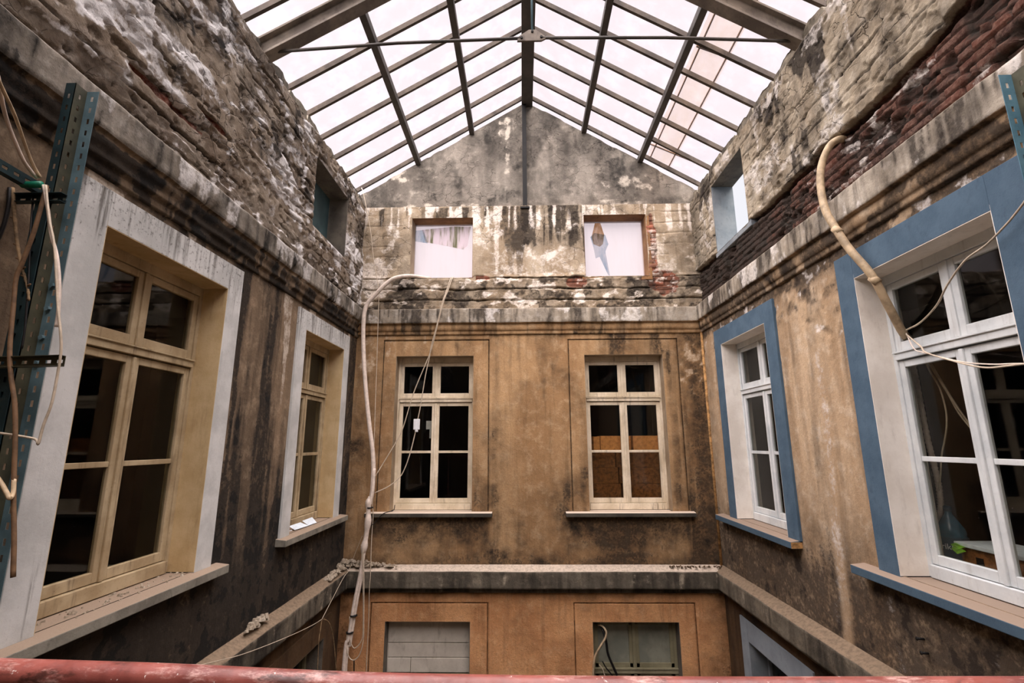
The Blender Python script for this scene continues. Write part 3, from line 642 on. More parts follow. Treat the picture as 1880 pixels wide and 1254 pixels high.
# ------------------------------------------------------------------ windows
def window(n, wall, op, label, wood, rev, sur, sill, sur_w=.225, sur_h=.25, sur_t=.03, sill_u=None, sill_t=.075, sill_p=.125, ajar=0):
    u0, u1, z0, z1 = op; c = (u0+u1)/2; P = PL[wall]
    T = lambda u, d, z: P(u, -d, z)            # d goes into the wall here
    t = thing('window_%d' % n, P(c, 0, z0), label, 'window', kind='structure')
    # surround band
    if sur:
        m = MB()
        m.box((u0-sur_w,-sur_t,z0-.01),(u0,.02,z1+sur_h),T); m.box((u1,-sur_t,z0-.01),(u1+sur_w,.02,z1+sur_h),T); m.box((u0,-sur_t,z1),(u1,.02,z1+sur_h),T)
        obj('surround', m, sur, t, bevel=.004)
    m = MB()                                   # plastered reveal
    e, r0 = (.04, -sur_t+.002) if sur else (.002, .002)
    m.box((u0-e,r0,z0),(u0+.004,.34,z1),T); m.box((u1-.004,r0,z0),(u1+e,.34,z1),T); m.box((u0-e,r0,z1-.004),(u1+e,.34,z1+e),T)
    obj('reveal', m, rev, t)
    m = MB()                                   # outer frame and transom
    f0, f1 = .20, .285
    m.box((u0,f0,z0),(u0+.04,f1,z1),T); m.box((u1-.04,f0,z0),(u1,f1,z1),T); m.box((u0+.04,f0,z1-.085),(u1-.04,f1,z1),T)
    m.box((u0+.04,f0-.02,z0),(u1-.04,f1,z0+.095),T); m.box((u0+.04,f0-.015,.68),(u1-.04,f1,.748),T)
    m.box((u0+.03,f0-.028,.735),(u1-.03,f0,.75),T)
    obj('frame', m, wood, t, bevel=.004)
    def sash(nm, a, b, za, zb, bar=None, hinge=0):
        s0, s1 = .212, .255; st = .058
        m = MB()
        m.box((a,s0,za),(a+st,s1,zb),T); m.box((b-st,s0,za),(b,s1,zb),T); m.box((a+st,s0,zb-st),(b-st,s1,zb),T); m.box((a+st,s0,za),(b-st,s1,za+.075),T)
        o = obj(nm, m, wood, t, bevel=.005)
        zs = [za+.075]+([bar] if bar else [])+[zb-st]
        if bar: obj('glazing_bar', MB().box((a+st,s0+.008,bar-.02),(b-st,s1-.004,bar+.02),T), wood, o, bevel=.004)
        for q0, q1 in zip(zs[:-1], zs[1:]):
            lo = q0+(.02 if bar and q0 == bar else 0); hi = q1-(.02 if bar and q1 == bar else 0)
            obj('pane', MB().box((a+st-.006,.234,lo-.006),(b-st+.006,.238,hi+.006),T), M['glass'], o)
        return o
    sash('transom_sash', u0+.04, c-.012, .757, z1-.088); sash('transom_sash', c+.012, u1-.04, .757, z1-.088)
    sash('casement', u0+.04, c-.005, z0+.1, .672, -.14); sash('casement', c+.005, u1-.04, z0+.1, .672, -.14)
    m = MB().box((c-.02,.198,.757),(c+.02,.215,z1-.09),T); obj('mullion', m, wood, t, bevel=.003)
    m = MB().box((c-.018,.194,z0+.1),(c+.018,.216,.665),T); obj('meeting_strip', m, wood, t, bevel=.006)
    a, b = sill_u or (u0-sur_w-.1, u1+sur_w+.1)
    m = MB()
    m.hexa([T(a,-sill_p,z0-.015-sill_t), T(b,-sill_p,z0-.015-sill_t), T(b,.02,z0-.015-sill_t), T(a,.02,z0-.015-sill_t),
            T(a,-sill_p,z0-.018), T(b,-sill_p,z0-.018), T(b,.02,z0-.002), T(a,.02,z0-.002)])
    m.box((u0+.001,-.03,z0-.06),(u1-.001,.21,z0-.0068),T)
    obj('sill', m, sill, t, bevel=.006)
    return t
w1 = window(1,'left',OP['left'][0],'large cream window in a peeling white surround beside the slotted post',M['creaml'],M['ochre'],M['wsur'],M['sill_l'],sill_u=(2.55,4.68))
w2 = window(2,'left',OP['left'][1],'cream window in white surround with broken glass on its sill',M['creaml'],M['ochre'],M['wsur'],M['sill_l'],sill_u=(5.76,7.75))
w3 = window(3,'back',OP['back'][0],'cream window on the ochre wall crossed by hanging wires',M['cream'],M['rtan'],None,M['sill_b'],sur_w=.215,sur_t=.003,sill_u=(-2.48,-.48),sill_t=.062,sill_p=.1)
w4 = window(4,'back',OP['back'][1],'cream window on the ochre wall with cardboard stacked behind its panes',M['cream'],M['rtan'],None,M['sill_b'],sur_w=.255,sur_t=.003,sill_u=(.668,2.673),sill_t=.062,sill_p=.1)
w5 = window(5,'right',OP['right'][1],'white window in blue surround nearest the corner of the peach wall',M['white'],M['rcream'],M['bsur'],M['sill_r'],sur_w=.24,sur_h=.245,sill_u=(5.67,7.77))
w6 = window(6,'right',OP['right'][0],'large white window in blue surround pierced by the tan conduit',M['white'],M['rcream'],M['bsur'],M['sill_r'],sur_w=.235,sur_h=.25,sill_u=(2.3,4.69))
# raw render showing at the broken end of the far blue sill
obj('chipped_end', MB().box((5.664,-.12,WZ0-.085),(5.671,.0,WZ0-.022), lambda u,d,z: PL['right'](u,-d,z)), M['raw'], w5)

# ground storey openings
def lower(n, wall, op, label, sur, kind):
    u0,u1,z0,z1 = op; P = PL[wall]; T = lambda u,d,z: P(u,-d,z); c = (u0+u1)/2
    t = thing('window_%d' % n, P(c,0,z0), label, 'window', kind='structure')
    sw = .225
    m = MB(); m.box((u0-sw,-.02,z0),(u0,.02,z1+.26),T); m.box((u1,-.02,z0),(u1+sw,.02,z1+.26),T); m.box((u0,-.02,z1),(u1,.02,z1+.26),T)
    if sur: obj('surround', m, sur, t, bevel=.004)
    e, r0 = (.04, -.018) if sur else (.002, .002)
    m = MB(); m.box((u0-e,r0,z0),(u0+.004,.32,z1),T); m.box((u1-.004,r0,z0),(u1+e,.32,z1),T); m.box((u0-e,r0,z1-.004),(u1+e,.32,z1+e),T)
    obj('reveal', m, M['rgrey'] if kind != 'orange' and sur is M['gsur'] else M['rdark'], t)
    m = MB().box((u0,.20,z0),(u0+.05,.28,z1),T); m.box((u1-.05,.20,z0),(u1,.28,z1),T); m.box((u0,.20,z1-.05),(u1,.28,z1),T)
    return t, T, m
t7, T, m = lower(7,'back',LO['back'][0],'ground storey window closed with white painted boards',None,'orange')
obj('frame', m, M['boardw'], t7, bevel=.004)
zz = [-2.64,-2.985,-3.19,-3.395]
for i, (a, b) in enumerate(zip(zz[:-1], zz[1:])):
    u0, u1 = LO['back'][0][:2]; k = .006*(i % 2)
    if i == 2:
        obj('board', MB().box((u0+.02,.17,b+.004),(u0+.37,.2,a-.004),T), M['boardw'], t7, bevel=.006); obj('board', MB().box((u0+.375,.168,b+.004),(u1-.02,.2,a-.004),T), M['boardw'], t7, bevel=.006)
    else: obj('board', MB().box((u0+.02,.17+k,b+.004),(u1-.02,.2,a-.004),T), M['boardw'], t7, bevel=.006)
obj('rail', MB().box((u0+.02,.15,-3.45),(u1-.02,.2,-3.405),T), M['doorg'], t7, bevel=.008)
obj('board', MB().box((u0+.02,.17,-4.2),(u1-.02,.2,-3.46),T), M['boardw'], t7, bevel=.006)
obj('board', MB().box((u0+.02,.17,-5.2),(u1-.02,.2,-4.21),T), M['boardw'], t7, bevel=.006)
t8, T, m = lower(8,'back',LO['back'][1],'ground storey window with dusty sage frame and cables hanging in it',None,'orange')
u0, u1 = LO['back'][1][:2]; c = (u0+u1)/2
m.box((c-.025,.195,-5.2),(c+.025,.27,-2.69),T); m.box((u0,.18,-3.40),(u1,.28,-3.33),T); m.box((u0,.17,-3.345),(u1,.28,-3.325),T)
obj('frame', m, M['doorg'], t8, bevel=.004)
for a, b in ((u0+.05,c-.025),(c+.025,u1-.05)):
    for za, zb in ((-3.325,-2.69),(-5.2,-3.40)):
        m = MB().box((a,.21,za),(a+.05,.26,zb),T); m.box((b-.05,.21,za),(b,.26,zb),T); m.box((a,.21,zb-.05),(b,.26,zb),T); m.box((a,.21,za),(b,.26,za+.06),T)
        o = obj('sash', m, M['doorg'], t8, bevel=.004)
        obj('pane', MB().box((a+.05,.232,za+.06),(b-.05,.238,zb-.05),T), M['frost'], o)
t9, T, m = lower(9,'left',LO['left'][0],'dark ground storey window in the sooty wall beneath the ledge',M['side_low'],'x')
u0,u1,z0,z1 = LO['left'][0]; c = (u0+u1)/2; m.box((c-.03,.2,z0),(c+.03,.28,z1),T); obj('frame', m, M['doorg'], t9, bevel=.004)
for a, b in ((u0+.05,c-.03),(c+.03,u1-.05)): obj('pane', MB().box((a,.236,z0),(b,.24,z1-.05),T), M['glass'], t9)
t10, T, m = lower(10,'right',LO['right'][0],'ground storey window in a wide plain grey surround',M['gsur'],'x')
u0,u1,z0,z1 = LO['right'][0]; c = (u0+u1)/2; m.box((c-.03,.2,z0),(c+.03,.28,z1),T); obj('frame', m, M['rgrey'], t10, bevel=.004)
for a, b in ((u0+.05,c-.03),(c+.03,u1-.05)): obj('pane', MB().box((a,.236,z0),(b,.24,z1-.05),T), M['glass'], t10)

# attic openings
def attic(n, wall, op, label, rev, depth=.34):
    u0,u1,z0,z1 = op; P = PL[wall]; T = lambda u,d,z: P(u,-d,z)
    t = thing('window_%d' % n, P((u0+u1)/2,0,z0), label, 'window', kind='structure')
    m = MB(); m.box((u0-.06,.003,z0),(u0+.006,depth,z1),T); m.box((u1-.006,.003,z0),(u1+.06,depth,z1),T); m.box((u0-.06,.003,z0-.07),(u1+.06,depth,z0+.004),T)
    obj('reveal', m, rev, t, bevel=.008)
    return t, T
t11, T = attic(11,'back',AT['back'][0],'square attic opening closed with a milky plastic sheet and algae stains',M['rtan'])
u0,u1,z0,z1 = AT['back'][0]
obj('lintel', MB().box((u0-.05,.003,z1-.005),(u1+.05,.2,z1+.07),T).box((u0-.05,.2,z1-.005),(u1+.05,.34,z1+.07),T), M['lintel'], t11, bevel=.008)
obj('sheet', MB().box((u0,.27,z0),(u1,.275,z1),T), M['sheet'], t11)
m = MB().prism([T(u0+.13,.262,3.84),T(u0+.72,.262,3.9),T(u1-.07,.262,3.89),T(u1-.12,.262,3.52),T(u1-.2,.262,3.45),T(u0+.6,.262,3.52),T(u0+.2,.262,3.6)], (0,.004,0)); obj('stained_film', m, M['moss'], t11)
m = MB().prism([T(u0+.01,.266,3.83),T(u0+.16,.266,3.84),T(u0+.24,.266,3.58),T(u0+.01,.266,3.62)], (0,.003,0)); obj('torn_film', m, M['drape'], t11)
t12, T = attic(12,'back',AT['back'][1],'square attic opening with a brown and blue drape behind milky sheeting',M['lintel'])
u0,u1,z0,z1 = AT['back'][1]
obj('lintel', MB().box((u0-.05,.003,z1-.005),(u1+.05,.34,z1+.07),T), M['lintel'], t12, bevel=.008)
obj('sheet', MB().box((u0,.27,z0),(u1,.275,z1),T), M['sheet'], t12)
m = MB().prism([T(u0+.24,.262,3.93),T(u0+.34,.262,3.93),T(u0+.40,.262,3.7),T(u0+.37,.262,3.52),T(u0+.31,.262,3.47),T(u0+.2,.262,3.52),T(u0+.17,.262,3.66)], (0,.003,0)); obj('brown_drape', m, M['ochref'], t12)
m = MB().prism([T(u0+.15,.267,3.66),T(u0+.22,.267,3.74),T(u0+.42,.267,3.7),T(u0+.47,.267,3.52),T(u0+.41,.267,3.38),T(u0+.47,.267,2.92),T(u0+.44,.267,2.93),T(u0+.3,.267,3.28),T(u0+.23,.267,3.25),T(u0+.2,.267,3.45)], (0,.002,0)); obj('blue_drape', m, M['drape'], t12)
t13, T = attic(13,'left',AT['left'][0],'attic opening half closed by a teal shutter board in the mottled wall',M['rdark'])
u0,u1,z0,z1 = AT['left'][0]
obj('lintel', MB().box((u0-.05,.003,z1-.005),(u1+.05,.5,z1+.08),T), M['rdark'], t13)
obj('shutter', MB().box((u0+.01,.3,z0+.01),(u1-.02,.33,z1-.01),T), M['shut'], t13)
obj('shutter_rail', MB().box((u0+.01,.285,z0+.06),(u1-.02,.3,z0+.11),T), M['shut'], t13)
t14, T = attic(14,'right',AT['right'][0],'open attic window hole with grey reveal showing pale sky',M['rgrey'])
u0,u1,z0,z1 = AT['right'][0]
obj('lintel', MB().box((u0-.05,.003,z1-.005),(u1+.05,.34,z1+.12),T), M['rdark'], t14)

# ------------------------------------------------------------------ glass roof
roof = thing('ceiling', (RXC,2.5,4.4), 'pitched glass roof on dark timber and iron over the courtyard', 'roof', kind='structure')
def rz(x, o=0): return RZ+.065-SL*abs(x-RXC)+o       # underside of the glazing bars
XL, XR = -3.02, 3.28
YB = [8.05-.525*k for k in range(22)]
for y in YB:
    for s in (-1, 1):
        xe = XL if s < 0 else XR
        obj('glazing_bar', MB().bar((RXC+s*.06,y,rz(RXC+s*.06)+.035),(xe,y,rz(xe)+.035),.042,.07,(0,0,1)), M['barw'], roof)
for a, b in zip(YB[:-1], YB[1:]):
    for s in (-1, 1):
        xe = XL-.06 if s < 0 else XR+.06; h = .072
        p = [(RXC+s*.02,b,rz(RXC+s*.02)+h),(RXC+s*.02,a,rz(RXC+s*.02)+h),(xe,a,rz(xe)+h),(xe,b,rz(xe)+h)]
        obj('pane', MB().prism(p,(0,0,.006)), M['glassr'], roof)
s = -1
p = [(RXC,8.05,0),(RXC,8.3,0)]
for s in (-1, 1):
    xe = XL-.06 if s < 0 else XR+.06; h = .072
    obj('pane', MB().prism([(RXC+s*.02,8.05,rz(RXC)+h-.012),(RXC+s*.02,8.4,rz(RXC)+h-.012),(xe,8.4,rz(xe)+h),(xe,8.05,rz(xe)+h)],(0,0,.006)), M['glassr'], roof)
for x in (-1.89,-.90,1.20,2.21):
    obj('purlin', MB().box((x-.045,FAR,rz(x)-.11),(x+.045,8.16,rz(x)-.004)), M['tdark'], roof, bevel=.004)
obj('ridge_beam', MB().box((RXC-.10,FAR,RZ-.12),(RXC+.105,8.16,RZ+.06)), M['tdark'], roof, bevel=.004)
def truss(y):
    for s in (-1, 1):
        xe = XL+.03 if s < 0 else XR-.05; a = Vector((RXC,y,rz(RXC)-.10)); b = Vector((xe,y,rz(xe)-.10))
        up = Vector((SL*s,0,1)).normalized(); m = MB()
        m.bar(a-up*.20,b-up*.20,.15,.028,up); m.bar(a-up*.09,b-up*.09,.03,.2,up); m.bar(a+up*.005,b+up*.005,.15,.028,up)
        obj('principal_rafter', m, M['timber'], roof, bevel=.004)
    zc, ze = 4.47, 4.32
    for s, xe in ((-1,-2.87),(1,3.14)):
        obj('tie_rod', MB().tube([(RXC+s*.1,y,zc-.03),(RXC+s*1.5,y,zc-.06),(xe,y,ze)],.017,10), M['tdark'], roof, smooth=True)
    obj('king_rod', MB().tube([(.15,y,zc+.03),(.15,y,RZ-.12)],.013,10), M['galv'], roof, smooth=True)
    g = obj('gusset_plate', MB().prism([(-.02,y-.012,zc-.075),(.25,y-.012,zc-.075),(.31,y-.012,zc-.04),(.30,y-.012,zc-.02),(.19,y-.012,zc+.07),(.11,y-.012,zc+.07),(-.01,y-.012,zc-.02)],(0,.024,0)), M['timber'], roof, bevel=.003)
    for bx, bz in ((.03,-.04),(.25,-.035),(.15,.04)):
        obj('bolt', MB().tube([(bx,y-.03,zc+bz),(bx,y-.01,zc+bz)],.014,6), M['iron'], g)
truss(4.62); truss(1.1); truss(-2.2)
obj('hanger_post', MB().box((.045,8.0,4.13),(.122,8.085,RZ-.05)), M['iron'], roof, bevel=.003)
obj('base_plate', MB().box((.0,7.97,4.10),(.165,8.1,4.135)), M['iron'], roof, bevel=.003)
# rust stained sheet strip lying on the right hand panes
mb = MB()
for a, b in zip(YB[:8], YB[1:9]):
    mb.prism([(2.34,b+.01,rz(2.34)+.088),(2.34,a-.01,rz(2.34)+.088),(2.74,a-.01,rz(2.74)+.088),(2.74,b+.01,rz(2.74)+.088)],(0,0,.003))
st = solo('stained_sheet', mb, M['amber'], 'rust stained translucent strip lying on the roof glass near the brick banded wall', 'roof sheet')
for x in (2.40,2.72):
    obj('rusty_edge', MB().box((x-.009,3.9,rz(x)+.095),(x+.009,8.1,rz(x)+.11)), M['rust'], st)
obj('rusty_edge', MB().bar((2.3,7.75,rz(2.3)+.1),(3.15,7.62,rz(3.15)+.1),.03,.012), M['rust'], st)
obj('rusty_edge', MB().bar((2.36,5.55,rz(2.36)+.1),(2.74,5.5,rz(2.74)+.1),.03,.012), M['rust'], st)
solo('vent_pipe', MB().tube([(-3.3,6.5,4.2),(-3.3,6.5,4.82)],.035,12), M['galv'], 'short pale blue pipe standing outside the roof glass', 'pipe', smooth=True)

# ------------------------------------------------------------------ cables, hoses, posts: filled in below
# --- tan conduit bundle and loose wires by the back left corner
ct = thing('cable_bundle', (-2.45,7.8,-Z0), 'thick pale cable bundle hanging from the attic opening down the back corner', 'cable')
obj('conduit', MB().tube(smooth_path([(-1.607,8.150,2.855),(-1.889,7.980,2.849),(-2.062,7.840,2.791),(-2.234,7.800,2.702),(-2.451,7.790,2.469),(-2.605,7.790,2.251),(-2.630,7.790,1.904),(-2.589,7.790,1.352),(-2.522,7.790,0.815),(-2.439,7.790,0.293),(-2.350,7.790,-0.214),(-2.334,7.790,-0.667),(-2.366,7.800,-0.911)],6), .034, 12), M['cable'], ct, smooth=True)
obj('conduit', MB().tube(smooth_path([(-2.321,7.780,-0.380),(-2.326,7.770,-0.706),(-2.363,7.770,-0.948),(-2.367,7.780,-1.227),(-2.408,7.790,-1.580),(-2.451,7.780,-1.922),(-2.509,7.760,-2.329),(-2.558,7.750,-2.763),(-2.604,7.740,-3.221)]+[(-2.62,7.74,-Z0)],6), .026, 12), M['cable'], ct, smooth=True)
obj('conduit', MB().tube(smooth_path([(-2.349,7.800,-0.750),(-2.395,7.810,-1.192),(-2.434,7.820,-1.586),(-2.432,7.800,-1.927),(-2.486,7.790,-2.338),(-2.539,7.780,-2.846),(-2.582,7.770,-3.233)]+[(-2.57,7.77,-Z0)],6), .024, 12), M['cable'], ct, smooth=True)
for c, r in (((-2.367,7.785,-0.965),.05),((-2.517,7.765,-2.478),.052),((-2.558,7.760,-2.702),.052)):
    obj('cable_tie', MB().tube([(c[0]+.01,c[1],c[2]-.009),(c[0]+.01,c[1],c[2]+.009)], r, 14), M['blk'], ct, smooth=True)
obj('rag_wrap', MB().tube(smooth_path([(-2.357,7.780,-0.804),(-2.384,7.780,-0.933),(-2.372,7.780,-1.148),(-2.398,7.780,-1.423),(-2.423,7.790,-1.619)],5), .05, 12, lambda t: .03+.022*math.sin(t*9)**2), M['cable'], ct, smooth=True)
def wire(name, pts, r, mat, label, k=6, **kw):
    return solo(name, MB().tube(smooth_path(pts,k), r, 6), M[mat], label, 'wire', smooth=True, **kw)
wire('wire', [(-2.878,7.980,4.545),(-2.811,7.930,4.366),(-2.645,7.900,3.677),(-2.558,7.900,3.137),(-2.438,7.880,2.594),(-2.416,7.860,2.298),(-2.413,7.900,1.656),(-2.414,7.940,1.119),(-2.402,7.940,0.474),(-2.365,7.920,-0.827),(-2.331,7.880,-1.058),(-2.328,7.860,-1.469),(-2.312,7.840,-1.937),(-2.323,7.860,-2.155),(-2.321,7.900,-2.557),(-2.326,7.920,-2.998),(-2.322,7.930,-3.405)], .006, 'wire', 'thin pale wire running down the whole corner beside the cable bundle')
wire('wire', [(-1.194,8.100,2.873),(-1.196,7.930,2.754),(-1.248,7.870,2.539),(-1.304,7.840,2.357),(-1.388,7.850,2.000),(-1.474,7.880,1.635),(-1.544,7.900,1.408),(-1.768,7.900,0.822),(-1.923,7.900,0.251),(-2.038,7.880,-0.006),(-2.311,7.800,-0.513)], .008, 'wire', 'pale wire slanting from the attic opening across the upper left panes to the bundle')
ad = thing('wire_adapter', (-1.704,7.900,0.302), 'white inline adapter hanging on a wire before the window panes', 'adapter')
c = (-1.704,7.900,0.302)
obj('adapter_box', MB().box((c[0]-.05,c[1]-.02,c[2]-.085),(c[0]+.05,c[1]+.02,c[2]+.085)), M['paper'], ad, bevel=.008)
obj('lead', MB().tube(smooth_path([(-1.223,8.100,2.863),(-1.223,7.925,2.743),(-1.275,7.865,2.519),(-1.331,7.840,2.319),(-1.404,7.840,1.960),(-1.499,7.870,1.596),(-1.532,7.890,1.379),(-1.588,7.900,1.090),(-1.652,7.900,0.599),(-1.689,7.900,0.381)],6), .008, 6), M['wire'], ad, smooth=True)
obj('lead', MB().tube(smooth_path([(-1.710,7.900,0.224),(-1.795,7.880,-0.177),(-1.908,7.860,-0.485),(-2.085,7.840,-0.648),(-2.298,7.800,-0.750)],6), .008, 6), M['wire'], ad, smooth=True)
obj('plug_tip', MB().tube([(c[0],c[1],c[2]-.12),(c[0],c[1],c[2]-.08)], .025, 10), M['paper'], ad)
c = (-1.556,8.300,0.253)
pc = solo('paper_card', MB().box((c[0]-.07,8.29,c[2]-.02),(c[0]+.05,8.296,c[2]+.12)).box((c[0]-.01,8.288,c[2]-.17),(c[0]+.05,8.294,c[2]-.02)), M['paper'], 'white paper card stuck behind the pane beside the mullion', 'card')
wire('wire', [(-2.453,7.760,-1.497),(-2.407,7.750,-1.801),(-2.357,7.750,-2.560),(-2.364,7.750,-2.798),(-2.465,7.750,-2.906),(-2.533,7.750,-2.785),(-2.560,7.750,-2.487)], .007, 'wire', 'short pale wire loop hanging from the cable bundle below the ledge')
wire('wire', [(-2.432,7.745,-1.494),(-2.386,7.735,-1.798),(-2.342,7.735,-2.555),(-2.336,7.735,-2.793),(-2.373,7.735,-2.971),(-2.451,7.735,-3.056),(-2.528,7.735,-3.021),(-2.577,7.735,-2.880),(-2.579,7.735,-2.729)], .007, 'wire', 'longer pale wire loop hanging lowest from the cable bundle')
kw = thing('knotted_wire', (-2.600,6.787,-2.211), 'thin grey wire knotted under the sooty ledge with loose trailing ends', 'wire')
obj('strand', MB().tube(smooth_path([(-2.444,7.760,-1.372),(-2.557,7.820,-1.633),(-2.633,7.820,-1.864)]+[(-2.630,7.592,-1.913),(-2.620,7.162,-2.081),(-2.600,6.787,-2.211)],6), .0035, 6), M['wire'], kw, smooth=True)
obj('strand', MB().tube(smooth_path([(-2.600,6.787,-2.211),(-2.600,6.517,-2.185),(-2.615,6.025,-2.117),(-2.635,5.467,-2.023),(-2.640,4.944,-1.917),(-2.630,4.463,-1.789),(-2.600,3.854,-1.613)],6), .0035, 6), M['wire'], kw, smooth=True)
obj('strand', MB().tube(smooth_path([(-2.600,6.787,-2.211),(-2.580,6.907,-2.263),(-2.560,6.981,-2.346),(-2.550,7.106,-2.547),(-2.540,7.218,-2.873),(-2.540,7.306,-3.139)],6), .006, 6), M['twig'], kw, smooth=True)
obj('strand', MB().tube(smooth_path([(-2.600,6.787,-2.211),(-2.600,6.759,-2.335),(-2.600,6.733,-2.464),(-2.600,6.767,-2.909)],6), .006, 6), M['twig'], kw, smooth=True)
wire('wire', [(-2.021,7.980,-0.949),(-2.038,7.960,-1.029),(-2.141,7.900,-1.053),(-2.199,7.870,-1.089),(-2.276,7.860,-1.184),(-2.345,7.820,-1.241)], .006, 'blk', 'black wire from the window corner over the streaked sill to the bundle')
wire('wire', [(-2.469,7.780,-3.074),(-2.459,7.780,-3.237),(-2.450,7.780,-3.370)], .009, 'blk', 'short black wire hanging under the lowest pale loop')
# --- right side: conduit and wires at the blue framed window
hz = thing('conduit', (2.9,4.2,0.9), 'tan flexible conduit curving from the brick band into the white window', 'conduit')
obj('hose', MB().tube(smooth_path([(3.140,4.216,2.823),(3.020,4.162,2.800),(2.950,4.208,2.752),(2.880,4.250,2.578),(2.840,4.244,2.347),(2.820,4.193,2.087),(2.840,4.117,1.862),(2.880,4.048,1.646),(2.960,3.953,1.375),(3.080,3.987,1.121),(3.190,4.050,0.957),(3.260,4.097,0.891),(3.340,4.161,0.857)],7), .033, 14), M['hose'], hz, smooth=True)
for q in ((2.840,4.111,1.854),(2.975,3.946,1.329)):
    obj('coupling', MB().tube([(q[0]-.012,q[1]+.018,q[2]+.03),(q[0]+.012,q[1]-.018,q[2]-.03)], .0342, 14), M['hose'], hz, smooth=True)
wire('wire', [(3.200,3.991,0.905),(3.140,3.767,0.915),(3.060,3.502,0.981),(3.000,3.316,1.079),(2.970,3.122,1.182),(2.960,2.955,1.220),(2.950,2.807,1.281),(2.950,2.741,1.320),(2.950,2.655,1.380),(2.950,2.493,1.507)], .007, 'wire', 'thin pale wire climbing from the conduit end across the white transom to the upper edge')
wire('wire', [(3.200,3.999,0.870),(3.120,3.783,0.726),(3.050,3.651,0.650),(2.950,3.275,0.511),(2.900,3.059,0.448),(2.870,2.892,0.433),(2.840,2.709,0.422)], .006, 'wire', 'pale wire sagging outward from the conduit end across the casement panes')
wire('wire', [(3.210,4.010,0.881),(3.140,3.874,0.726),(3.060,3.682,0.656),(2.960,3.284,0.523),(2.910,3.030,0.464),(2.880,2.868,0.442),(2.850,2.720,0.418)], .005, 'cable', 'second pale wire running just above the sagging one before the casement panes')
wire('wire', [(3.400,4.105,0.666),(3.420,4.103,0.582),(3.450,4.070,0.431),(3.460,4.061,0.261),(3.460,4.079,0.130),(3.460,4.129,-0.001),(3.460,4.179,-0.111),(3.460,4.224,-0.265),(3.460,4.270,-0.399)], .007, 'wire', 'single thin wire hanging inside the white window behind its left casement pane')
wire('wire', [(3.400,4.081,0.671),(3.420,4.063,0.612),(3.460,4.039,0.455),(3.500,4.005,0.287),(3.550,3.963,0.117),(3.560,3.912,0.040)], .007, 'wire', 'pale wire slanting inside the white window toward the meeting strip, upper of two')
wire('wire', [(3.420,4.107,0.666),(3.450,4.090,0.561),(3.480,4.037,0.383),(3.520,4.017,0.222),(3.550,3.956,0.082),(3.560,3.880,-0.022)], .007, 'wire', 'pale wire slanting inside the white window toward the meeting strip, lower of two')
hp = smooth_path([(3.480,4.353,0.816),(3.480,4.335,0.616),(3.480,4.326,0.326),(3.480,4.318,0.023),(3.480,4.300,-0.181),(3.480,4.290,-0.357),(3.480,4.302,-0.511),(3.480,4.338,-0.624),(3.480,4.376,-0.725)],14)
solo('corrugated_hose', MB().tube(hp, .022, 12, lambda t: .0215+.0035*math.sin(t*420)), M['cable'], 'white corrugated hose hanging inside the window above the water bottle', 'hose', smooth=True)
# bottle, box and foam on the inner sill of the near right window
bc = (3.48,4.245,0)
obj('inner_board', MB().box((2.7,.29,WZ0-.03),(4.5,.85,WZ0+.018), lambda u,d,z: PL['right'](u,-d,z)), M['white'], w6)
bz = WZ0+.02
bt = thing('water_bottle', (bc[0],bc[1],bz), 'big blue tinted water bottle with a dark label behind the pane', 'bottle')
obj('body', MB().lathe((bc[0],bc[1],bz), [(.085,0),(.1,.015),(.1,.10),(.094,.11),(.1,.12),(.1,.28),(.094,.29),(.1,.30),(.09,.34),(.05,.41),(.024,.45),(.024,.48)], 24), M['bottle'], bt, smooth=True)
obj('cap', MB().lathe((bc[0],bc[1],bz+.47), [(.028,0),(.028,.035),(.02,.04)], 16), M['label'], bt, smooth=True)
obj('label', MB().lathe((bc[0],bc[1],bz+.12), [(.1015,0),(.1025,.005),(.1025,.15),(.1015,.155)], 24), M['label'], bt, smooth=True)
cu = bpy.data.curves.new('lettering','FONT'); cu.body = 'Erikli'; cu.size = .062; cu.extrude = .0008; cu.align_x = 'CENTER'
to = bpy.data.objects.new('lettering_curve', cu); COL.objects.link(to)
tm = bpy.data.meshes.new_from_object(to.evaluated_get(bpy.context.evaluated_depsgraph_get())); bpy.data.objects.remove(to)
for v in tm.vertices:                         # wrap the lettering round the bottle
    a = math.radians(-158)+v.co.x/.104; r = .1035+v.co.z
    v.co = (r*math.cos(a), r*math.sin(a), .185+v.co.y)
tm.materials.clear(); tm.materials.append(M['paper'])
tx = bpy.data.objects.new('lettering', tm); COL.objects.link(tx); tx.parent = [c for c in bt.children if c.name.startswith('label')][0]
bx = thing('cardboard_box', (3.58,3.86,bz), 'brown cardboard box under a white foam lid behind the casement', 'box')
obj('carton', MB().box((3.42,3.60,bz),(3.74,4.115,bz+.225)), M['cardd'], bx, bevel=.004)
obj('flap', MB().box((3.416,3.93,bz+.06),(3.42,3.99,bz+.17)), M['blk'], bx)
solo('foam_sheet', MB().box((3.40,3.58,bz+.228),(3.76,4.145,bz+.258)), M['foam'], 'white foam sheet lying on the cardboard box behind the casement', 'foam sheet', bevel=.004)
lv = MB()
q = (3.385,4.09,-.83)
for k in range(2):
    lv.add([(q[0],q[1]-.05,q[2]+.03*k),(q[0]-.01,q[1]+.02,q[2]+.03+.02*k),(q[0],q[1]+.07,q[2]+.0+.03*k),(q[0]-.01,q[1]+.01,q[2]-.03+.03*k),
            (q[0]+.012,q[1]-.05,q[2]+.03*k),(q[0]+.004,q[1]+.02,q[2]+.03+.02*k),(q[0]+.012,q[1]+.07,q[2]+.03*k),(q[0]+.004,q[1]+.01,q[2]-.03+.03*k)],
           [(0,1,2,3),(7,6,5,4),(0,4,5,1),(1,5,6,2),(2,6,7,3),(3,7,4,0)])
